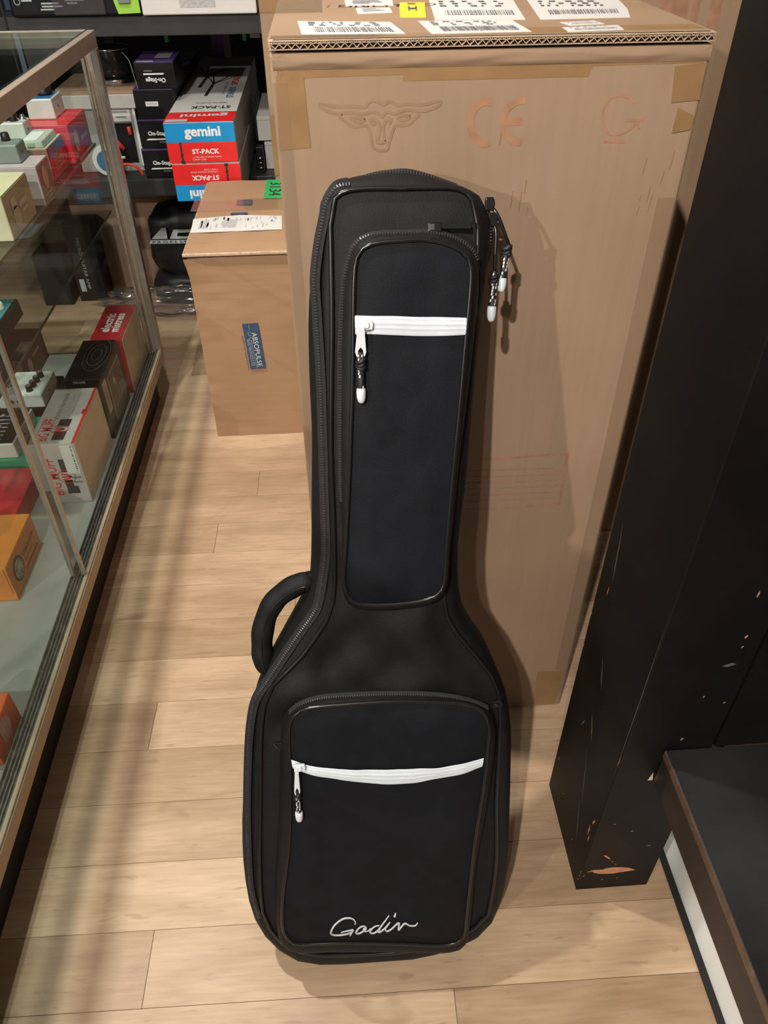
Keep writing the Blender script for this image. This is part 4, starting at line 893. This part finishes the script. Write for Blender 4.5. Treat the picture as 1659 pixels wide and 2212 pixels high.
t = pedal('white pedal with one large black knob, on the red box on the upper shelf', -.72, -.655, 2.075, 2.165, .8437, .8880, 'pedal_white', [(-.683, 2.125)], 'blue_print', (), None, True, kr=.018, kh=.024, cap='knob')
t = pedal('silver pedal with black knobs and toggles, in the middle of the upper shelf', -.755, -.692, 1.948, 2.005, .8303, .8660, 'pedal_silver', [(-.738, 1.975), (-.718, 1.97)], None, (), (-.703, 1.985), True, kr=.009, kh=.016, cap='knob')
t = pedal('dark grey pedal with four black knobs, on the lilac box', -.725, -.640, 1.728, 1.786, .8382, .8740, 'pedal_grey', [(-.712, 1.745), (-.690, 1.740), (-.672, 1.768), (-.708, 1.772)], None, (), None, True, kr=.009, kh=.014, cap='knob')
# ================================================================ dark shelving at the back
sh_ = thing('shelving_unit', 'dark metal storage shelving standing along the back wall', 'shelf', (-1.0, 3.3, 0))
for z, h in ((.4995, .055), (.9715, .055)):
    obj('shelf_board', MB().box(-2.3, .55, 2.79, 3.95, z-.022, z), 'shelf_dark', sh_)
    obj('front_beam', MB().box(-2.3, .55, 2.765, 2.789, z-h, z), 'shelf_dark', sh_, bevel=.002)
for x in (-2.3, -.951, .50):
    obj('upright', MB().box(x, x+.045, 2.7705, 2.815, 0, 1.6), 'shelf_dark', sh_) if x != -.951 else obj('upright', MB().box(x, x+.006, 2.7615, 2.7645, .90, 1.6), 'plinth_black', sh_)
    obj('upright', MB().box(x, x+.045, 3.90, 3.945, 0, 1.6), 'shelf_dark', sh_)
for x in (-.512, -.262):
    obj('green_clip', MB().box(x, x+.012, 2.90, 2.915, .880, .945), 'green_plastic', sh_, bevel=.001)
obj('price_rail', MB().box(-.345, -.315, 2.93, 2.94, .900, .925).box(-.232, -.20, 2.83, 2.84, .897, .912), 'grey_plastic', sh_)
# boxes on the upper shelf
t = thing('blister_package', 'black and lime green packaged device at the top left, on the upper shelf', 'package', (-.73, 2.80, .9717))
obj('backing_card', MB().box(-.918, -.538, 2.745, 2.83, .9718, 1.25), 'black_card', t, bevel=.008)
mb = MB(); bf = FRONT(0, 2.745, 0); mb.face([bf(*p, .0008) for p in ((-.606, .977), (-.541, .979), (-.541, 1.10), (-.63, 1.10), (-.612, 1.0))]); obj('lime_panel', mb, 'green_lime', t)
mb = MB()
for k, (a, b) in enumerate(((-.88, -.85), (-.825, -.775), (-.825, -.765), (-.83, -.79), (-.755, -.70), (-.75, -.72))): mb.rect(a, b, 1.012-.0075*(k % 4), 1.016-.0075*(k % 4), bf, .0008)
mb.stroke([(-.893+.008*math.cos(a), 1.012+.008*math.sin(a)) for a in [2*math.pi*i/16 for i in range(17)]], .0018, bf, .0008); obj('printed_text', mb, 'logo_grey', t)
obj('blister_window', MB().box(-.79, -.64, 2.728, 2.744, .978, 1.10), 'plastic_film', t, bevel=.004)
obj('device', MB().box(-.60, -.565, 2.735, 2.744, 1.004, 1.03), 'pedal_grey', t, bevel=.002)
t = thing('white_carton', 'white carton with a grey printed panel, top of the picture on the upper shelf', 'box', (-.366, 2.86, .9717))
obj('body', MB().box(-.536, -.196, 2.745, 2.98, .9718, 1.20), 'paper', t, bevel=.004); mb = MB(); mb.rect(-.422, -.318, .990, 1.08, FRONT(0, 2.745, 0), .0008); obj('grey_panel', mb, 'paper_grey', t); obj('lid', MB().box(-.537, -.195, 2.744, 2.981, 1.201, 1.206), 'paper', t)
t = thing('blue_carton', 'dark blue carton with a round white emblem, mirrored in the glass case top', 'box', (-.925, 3.0, .9717))
obj('body', MB().box(-.985, -.865, 2.90, 3.12, .9718, 1.42), 'navy', t, bevel=.003); mb = MB(); ef = FRONT(-.918, 2.90, 1.150)
mb.stroke([(.042*math.cos(a), .042*math.sin(a)) for a in [2*math.pi*i/28 for i in range(29)]], .005, ef, .0008); mb.stroke([(-.02, .01), (-.008, .015), (.0, .004), (.006, .026)], .007, ef, .0008); mb.stroke([(.0, .004), (-.006, -.010), (.004, -.024), (.02, -.020)], .007, ef, .0008); mb.stroke([(-.006, -.010), (.014, -.008), (.020, -.020)], .006, ef, .0008)
obj('round_emblem', mb, 'white_ink', t); obj('lid', MB().box(-.986, -.864, 2.899, 3.121, 1.421, 1.425), 'navy', t)
t = thing('green_striped_carton', 'green and white striped carton, mirrored in the glass case top', 'box', (-.79, 3.02, .9717))
obj('body', MB().box(-.855, -.68, 2.90, 3.10, .9718, 1.36), 'green_strip', t, bevel=.003); mb = MB(); ef = FRONT(-.768, 2.90, 1.1)
for k in range(11): mb.rect(-.085, .085, -.10+.030*k, -.088+.030*k, ef, .0008)
obj('stripes', mb, 'logo_grey', t)
# four black and purple boxes
OS = [(-.599, -.476, .7705, .8455), (-.618, -.4925, .6835, .7695), (-.620, -.4925, .5935, .6825), (-.628, -.4925, .5003, .5925)]
LB = ['black and purple box on top of the stack, lettering upside down', 'black box with a white price sticker, second in the stack', 'black and purple box third in the stack, lettering upright', 'black and purple box at the bottom of the stack']
for i, (x0, x1, z0, z1) in enumerate(OS):
    t = thing('stand_box', LB[i], 'box', ((x0+x1)/2, 3.1, z0), 'black and purple boxes')
    obj('body', MB().box(x0, x1, 2.780, 2.968 if i == 0 else 3.45, z0, z1-.0016), 'black_card', t, bevel=.0015)
    obj('lid', MB().box(x0+.001, x1-.001, 2.781, 2.967 if i == 0 else 3.449, z1-.0015, z1), 'purple', t)
    mb = MB(); mb.box(x0+.0005, x1-.0005, 2.7790, 2.7798, z0+.002, z1-.004); pn = obj('end_panel', mb, 'black_card', t)
    cx, cz = (x0+x1)/2-.005, (z0+z1)/2-.004
    if i == 0:
        text(pn, 'lettering', 'On-Stage', FLIP(cx+.004, 2.7789, cz-.008), .062, 'white_ink', height=.017, offset=.03)
        mb = MB(); mb.face([FRONT(cx, 2.7789, cz)(*p, .0006) for p in ((-.032, .006), (.030, .006), (.034, .0105), (-.032, .0105))]); obj('underline', mb, 'white_ink', pn); text(pn, 'small_lettering', 'AUDIO', FLIP(cx-.016, 2.7789, cz+.017), .026, 'logo_grey', height=.004)
        obj('price_sticker', MB().box(x0+.008, x0+.060, 2.784, 2.794, z1+.0001, z1+.0006), 'logo_grey', t); obj('top_print', MB().box(x0+.055, x1-.020, 2.85, 2.94, z1+.0001, z1+.0005), 'grey_plastic', t)
    elif i == 1:
        mb = MB(); mb.rect(-.024, .016, -.002, .012, FRONT(cx, 2.7789, cz), .0006); obj('price_sticker', mb, 'paper', pn); text(pn, 'small_lettering', 'MS7701B', FRONT(cx-.004, 2.7783, cz+.005), .030, 'ink_grey', height=.005)
    else:
        text(pn, 'lettering', 'On-Stage', FRONT(cx-.004+.002*i, 2.7789, cz+.004), .066, 'white_ink', height=.017, offset=.03)
        mb = MB(); mb.face([FRONT(cx, 2.7789, cz)(*p, .0006) for p in ((-.042, -.0145), (.034, -.0145), (.034, -.010), (-.036, -.010))]); obj('underline', mb, 'white_ink', pn); text(pn, 'small_lettering', 'AUDIO', FRONT(cx+.012, 2.7789, cz-.021), .026, 'logo_grey', height=.004)
    if i in (2, 3): obj('purple_edge', MB().box(x0, x1, 2.7785, 2.7798, z1-.0055, z1-.0005), 'purple', t)
t = thing('purple_carton', 'long purple carton standing behind the black stacked boxes', 'box', (-.43, 3.4, .4997))
obj('body', MB().box(-.452, -.405, 3.60, 3.85, .4998, .830), 'purple', t, bevel=.002); obj('side_panel', MB().box(-.4045, -.4035, 3.602, 3.848, .502, .828), 'grey_plastic', t); obj('lid', MB().box(-.4525, -.4045, 3.5995, 3.8505, .8305, .833), 'lilac', t)
# two red, blue and white speaker stand boxes
def stand(fr, t, k=1.0):
    mb = MB(); mb.stroke([(0, .030), (0, -.030)], .0055, fr, .0008); mb.stroke([(-.002, -.004), (.002, -.008)], .010, fr, .0009); mb.rect(-.006, .006, -.030, -.022, fr, .0009); obj('stand_picture', mb, 'ink', t)
for i, (x0, x1, z0, z1) in enumerate(((-.491, -.281, .6145, .7300), (-.487, -.278, .5003, .6135))):
    t = thing('speaker_stand_box', ['upper red and blue speaker stand box with a white printed top', 'lower red and blue speaker stand box, printed upside down'][i], 'box', ((x0+x1)/2, 3.0, z0), 'red and blue speaker stand boxes')
    obj('body', MB().box(x0, x1, 2.522, 3.56, z0, z1-.0012), 'box_white', t, bevel=.004, seg=3)
    obj('lid', MB().box(x0+.001, x1-.001, 2.526, 3.559, z1-.0012, z1), 'box_white', t)
    zb = z0+(z1-z0)*(.51 if i == 0 else .44)
    lo, hi = ('gemini_red', 'gemini_blue') if i == 0 else ('gemini_blue', 'gemini_red')
    obj('lower_end_panel', MB().box(x0+.001, x1-.001, 2.5200, 2.5216, z0+.002, zb), lo, t, bevel=.0006)
    ue = obj('upper_end_panel', MB().box(x0+.001, x1-.001, 2.5190, 2.5216, zb+.0004, z1-.002), hi, t, bevel=.0008)
    cx = (x0+x1)/2
    if i == 0:
        text(t, 'brand_lettering', 'gemini', FRONT(cx+.008, 2.5189, zb+.026), .108, 'white_ink', height=.036, offset=.035)
        text(t, 'lettering', 'ST-PACK', FRONT(cx+.010, 2.5199, z0+.033), .082, 'white_ink', height=.0145, offset=.03)
        text(t, 'small_lettering', '2 SPEAKER STANDS WITH', FRONT(cx+.012, 2.5199, z0+.017), .085, 'paper', height=.0042); text(t, 'small_lettering', 'CARRY CASE', FRONT(cx-.012, 2.5199, z0+.010), .042, 'paper', height=.0042)
        stand(FRONT(x0+.042, 2.5199, z0+.030), t, 1)
        obj('red_top_band', MB().box(x0+.001, x1-.001, 2.5225, 2.64, z1+.0001, z1+.0005), 'gemini_red', t)
        text(t, 'brand_lettering', 'gemini', TOPFLIP(cx+.010, 2.598, z1+.0006), .145, 'box_white', height=.050, offset=.03)
        obj('price_label', MB().box(x0+.006, x0+.070, 2.526, 2.552, z1+.0006, z1+.0010), 'logo_grey', t)
        text(t, 'lettering', 'ST-PACK', TOPFLIP(cx+.018, 2.70, z1+.0002), .125, 'ink', height=.036, offset=.025)
        text(t, 'small_lettering', '2 SPEAKER STANDS WITH CARRY CASE', TOPFLIP(cx+.016, 2.76, z1+.0002), .10, 'ink_grey', height=.020)
        text(t, 'blue_lettering', 'STANDS', TOPUP(cx+.066, 2.91, z1+.0002), .16, 'blue_print', height=.024, offset=.02); text(t, 'red_lettering', 'SPEAKER', TOPUP(cx+.066, 3.12, z1+.0002), .19, 'gemini_red', height=.024, offset=.02)
        text(t, 'small_lettering', 'WITH CARRY CASE', TOPUP(cx+.040, 2.98, z1+.0002), .19, 'ink_grey', height=.010)
        mb = MB(); tf = TOPF(cx, 0, z1)
        for (ax, ay) in ((-.015, 2.86), (-.050, 2.99)):
            mb.stroke([(ax, ay), (ax+.008, ay+.22)], .011, tf, .0008)
            for dx in (-.040, -.015, .05, .080): mb.stroke([(ax+.008, ay+.19), (ax+.008+dx, ay+.34)], .005, tf, .0008)
        mb.stroke([(-.03, 3.24), (.02, 3.30), (.09, 3.31)], .006, tf, .0009); obj('stand_picture', mb, 'ink', t)
    else:
        text(t, 'lettering', 'ST-PACK', FLIP(cx-.006, 2.5189, zb+.021), .084, 'white_ink', height=.0150, offset=.03)
        text(t, 'small_lettering', '2 SPEAKER STANDS WITH', FLIP(cx-.006, 2.5189, zb+.038), .085, 'paper', height=.0042); text(t, 'small_lettering', 'CARRY CASE', FLIP(cx+.014, 2.5189, zb+.045), .042, 'paper', height=.0042)
        stand(FLIP(x1-.042, 2.5189, zb+.032), t); text(t, 'brand_lettering', 'gemini', FLIP(cx-.008, 2.5199, zb-.024), .108, 'white_ink', height=.034, offset=.035)
# left of the stack: tool case, flat carton, black drum-shaped device
t = thing('tool_case', 'grey tool case with a white label and red handled tools, behind the case post', 'case', (-.72, 2.98, .4997))
obj('back_shell', MB().box(-.86, -.645, 2.862, 3.12, .4998, .7000), 'grey_plastic', t, bevel=.004); obj('lid', MB().box(-.865, -.632, 2.845, 3.12, .7010, .7440), 'grey_card', t, bevel=.003)
obj('white_edge', MB().box(-.648, -.640, 2.852, 2.862, .52, .70), 'paper', t)
mb = MB(); mb.rect(-.722, -.658, .660, .697, FRONT(0, 2.860, 0), .0008); pn = obj('label', mb, 'paper', t); mb = MB(); mb.rect(-.716, -.668, .688, .691, FRONT(0, 2.859, 0), .0006); mb.rect(-.708, -.672, .672, .676, FRONT(0, 2.859, 0), .0006); obj('printed_lines', mb, 'ink_grey', pn)
obj('tool_handle', MB().tube([(-.73, 2.855, .62), (-.72, 2.853, .60), (-.70, 2.853, .575)], .008, 8), 'cable_red', t); obj('tool_handle', MB().tube([(-.672, 2.855, .645), (-.668, 2.853, .62)], .007, 8), 'cable_red', t)
obj('window', MB().box(-.74, -.66, 2.8590, 2.8612, .53, .655), 'black_card', t)
t = thing('tape_roll', 'white and blue roll standing in front of the tool case', 'roll', (-.745, 2.82, .4997)); mb = MB().lathe([(.048, 0), (.050, .003), (.050, .020), (.048, .023)], (-.755, 2.835, .5500), 28, (0, -1, 0)); obj('roll_rim', mb, 'paper', t); obj('roll_core', MB().lathe([(.034, 0), (.034, .002)], (-.755, 2.8115, .5500), 24, (0, -1, 0)), 'blue_print', t); obj('spindle', MB().tube([(-.755, 2.809, .555), (-.69, 2.80, .563)], .0045, 8), 'cream', t)
tag(obj('red_cable', MB().tube(smooth_path([(-.700, 2.805, .540), (-.672, 2.80, .538), (-.652, 2.80, .525), (-.642, 2.80, .5055)], 6), .005, 8), 'cable_red'), 'short red cable curving beside the bottom black box', 'cable')
t = thing('flat_carton', 'flat brown carton lying on the grey tool case', 'box', (-.75, 2.98, .7442)); obj('body', MB().box(-.88, -.618, 2.850, 3.11, .7443, .7570), 'kraft_flat', t, bevel=.001); obj('lid', MB().box(-.881, -.617, 2.849, 3.111, .7575, .7610), 'kraft_flat', t)
t = thing('black_drum_device', 'round black device with a chrome rim, on the flat brown carton', 'device', (-.70, 2.95, .7611))
obj('body', MB().lathe([(.062, .020), (.060, .05), (.058, .085), (.061, .095), (.061, .100)], (-.700, 2.95, .7612), 36), 'black_gloss', t); obj('chrome_rim', MB().lathe([(.070, .0002), (.072, .006), (.069, .010), (.071, .015), (.066, .020), (.060, .0205)], (-.700, 2.95, .7612), 36), 'chrome', t); obj('top_ring', MB().lathe([(.0625, .0985), (.0635, .1005), (.0625, .1030), (.050, .1032)], (-.700, 2.95, .7612), 36), 'chrome', t)
tag(obj('bent_wire', MB().tube(smooth_path([(-.640, 2.83, .866), (-.632, 2.82, .862), (-.612, 2.79, .845), (-.603, 2.777, .80), (-.598, 2.777, .772)], 5), .0009, 6), 'grey_plastic'), 'thin bent wire rising beside the top black box', 'wire')
# right of the speaker stand boxes
for i, (x0, x1, y0, y1, z0, z1, lbl) in enumerate(((-.240, -.192, 2.845, 3.2, .592, .668, 'pale grey carton, upper of two beside the tall plain carton'), (-.222, -.192, 2.845, 3.2, .5003, .588, 'narrow pale grey carton, lower of two beside the tall plain carton'))):
    t = carton('grey_carton', lbl, x0, x1, y0, y1, z0, z1, 'grey_card', None, None, 'pale grey cartons'); obj('tuck_line', MB().box(x0, x1, y0-.0006, y0-.0001, z1-.012, z1-.0105), 'grey_plastic', t)
t = thing('metal_clamp', 'dark metal clamp with chrome bars, in the gap beside the speaker stand boxes', 'clamp', (-.238, 2.83, .4997)); obj('bracket', MB().box(-.250, -.226, 2.80, 2.843, .5003, .583), 'black_card', t, bevel=.002)
for z in (.518, .534, .549): obj('bar', MB().tube([(-.246, 2.797, z), (-.228, 2.797, z)], .003, 8), 'chrome', t)
# on the floor under the shelf
t = thing('under_shelf_carton', 'low pinkish brown carton on the floor under the shelving', 'box', (-.60, 3.25, 0)); obj('body', MB().box(-1.0, -.30, 3.05, 3.45, 0, .352), 'kraft_pink', t, bevel=.004); obj('top_flap', MB().box(-1.001, -.299, 3.049, 3.25, .353, .361).box(-1.001, -.299, 3.253, 3.451, .353, .361), 'kraft_pink', t)
t = thing('black_equipment_bag', 'black padded equipment bag with a pale logo, on the floor behind the small carton', 'bag', (-.53, 2.93, 0))
mb = blob((-.50, 2.955, .215), .20, .085, .150, .10, 3, .62); obj('bag_body', mb, 'bag_black', t)
obj('bag_base', blob((-.50, 2.945, .058), .21, .095, .060, .10, 5, .6, flat=.001), 'bag_black', t)
lf = frame((-.6005, 2.868, .262), (1, 0, -.02), (0, .12, 1)); mb = MB()
mb.face([lf(*p, .004) for p in ((-.072, -.003), (-.030, .036), (-.014, .036), (-.014, -.003))]); mb.face([lf(*p, .004) for p in ((-.006, -.003), (.012, .030), (.075, .030), (.075, .020), (.026, .018), (.022, .006), (.075, .005), (.075, -.003))]); lg = obj('logo', mb, 'logo_grey', t)
mb = MB(); mb.face([lf(*p, .004) for p in ((-.084, -.020), (-.076, -.007), (.075, -.007), (.075, -.020))]); obj('logo_band', mb, 'logo_grey', lg); text(lg, 'lettering', 'PROFESS', lambda a, b, h=0: lf(a-.008, b-.0135, h+.0046), .125, 'ink', height=.0085, spacing=1.5)
tag(obj('plastic_wrap', blob((-.63, 2.785, .050), .25, .034, .055, .45, 9, .9, flat=.0008, freq=11), 'plastic_film'), 'crumpled clear plastic wrap on the floor in front of the black bag', 'plastic wrap')
t = carton('amp_box', 'tall black box with white vertical lettering on the floor behind the glass case', -1.01, -.905, 2.93, 3.04, .0005, .300, 'black_card', None, None, None); text(t, 'lettering', 'MICRO GUITAR AMP', frame((-.965, 2.9297, .15), (0, 0, -1), (1, 0, 0)), .20, 'logo_grey', height=.012); mb = MB(); mb.rect(-.998, -.978, .04, .09, FRONT(0, 2.93, 0), .0008); obj('price_label', mb, 'logo_grey', t)
t = carton('amp_box', 'shorter black box on the floor behind the glass case, left of the lettered one', -1.14, -1.03, 2.90, 3.03, .0005, .20, 'black_card', None, None, None)
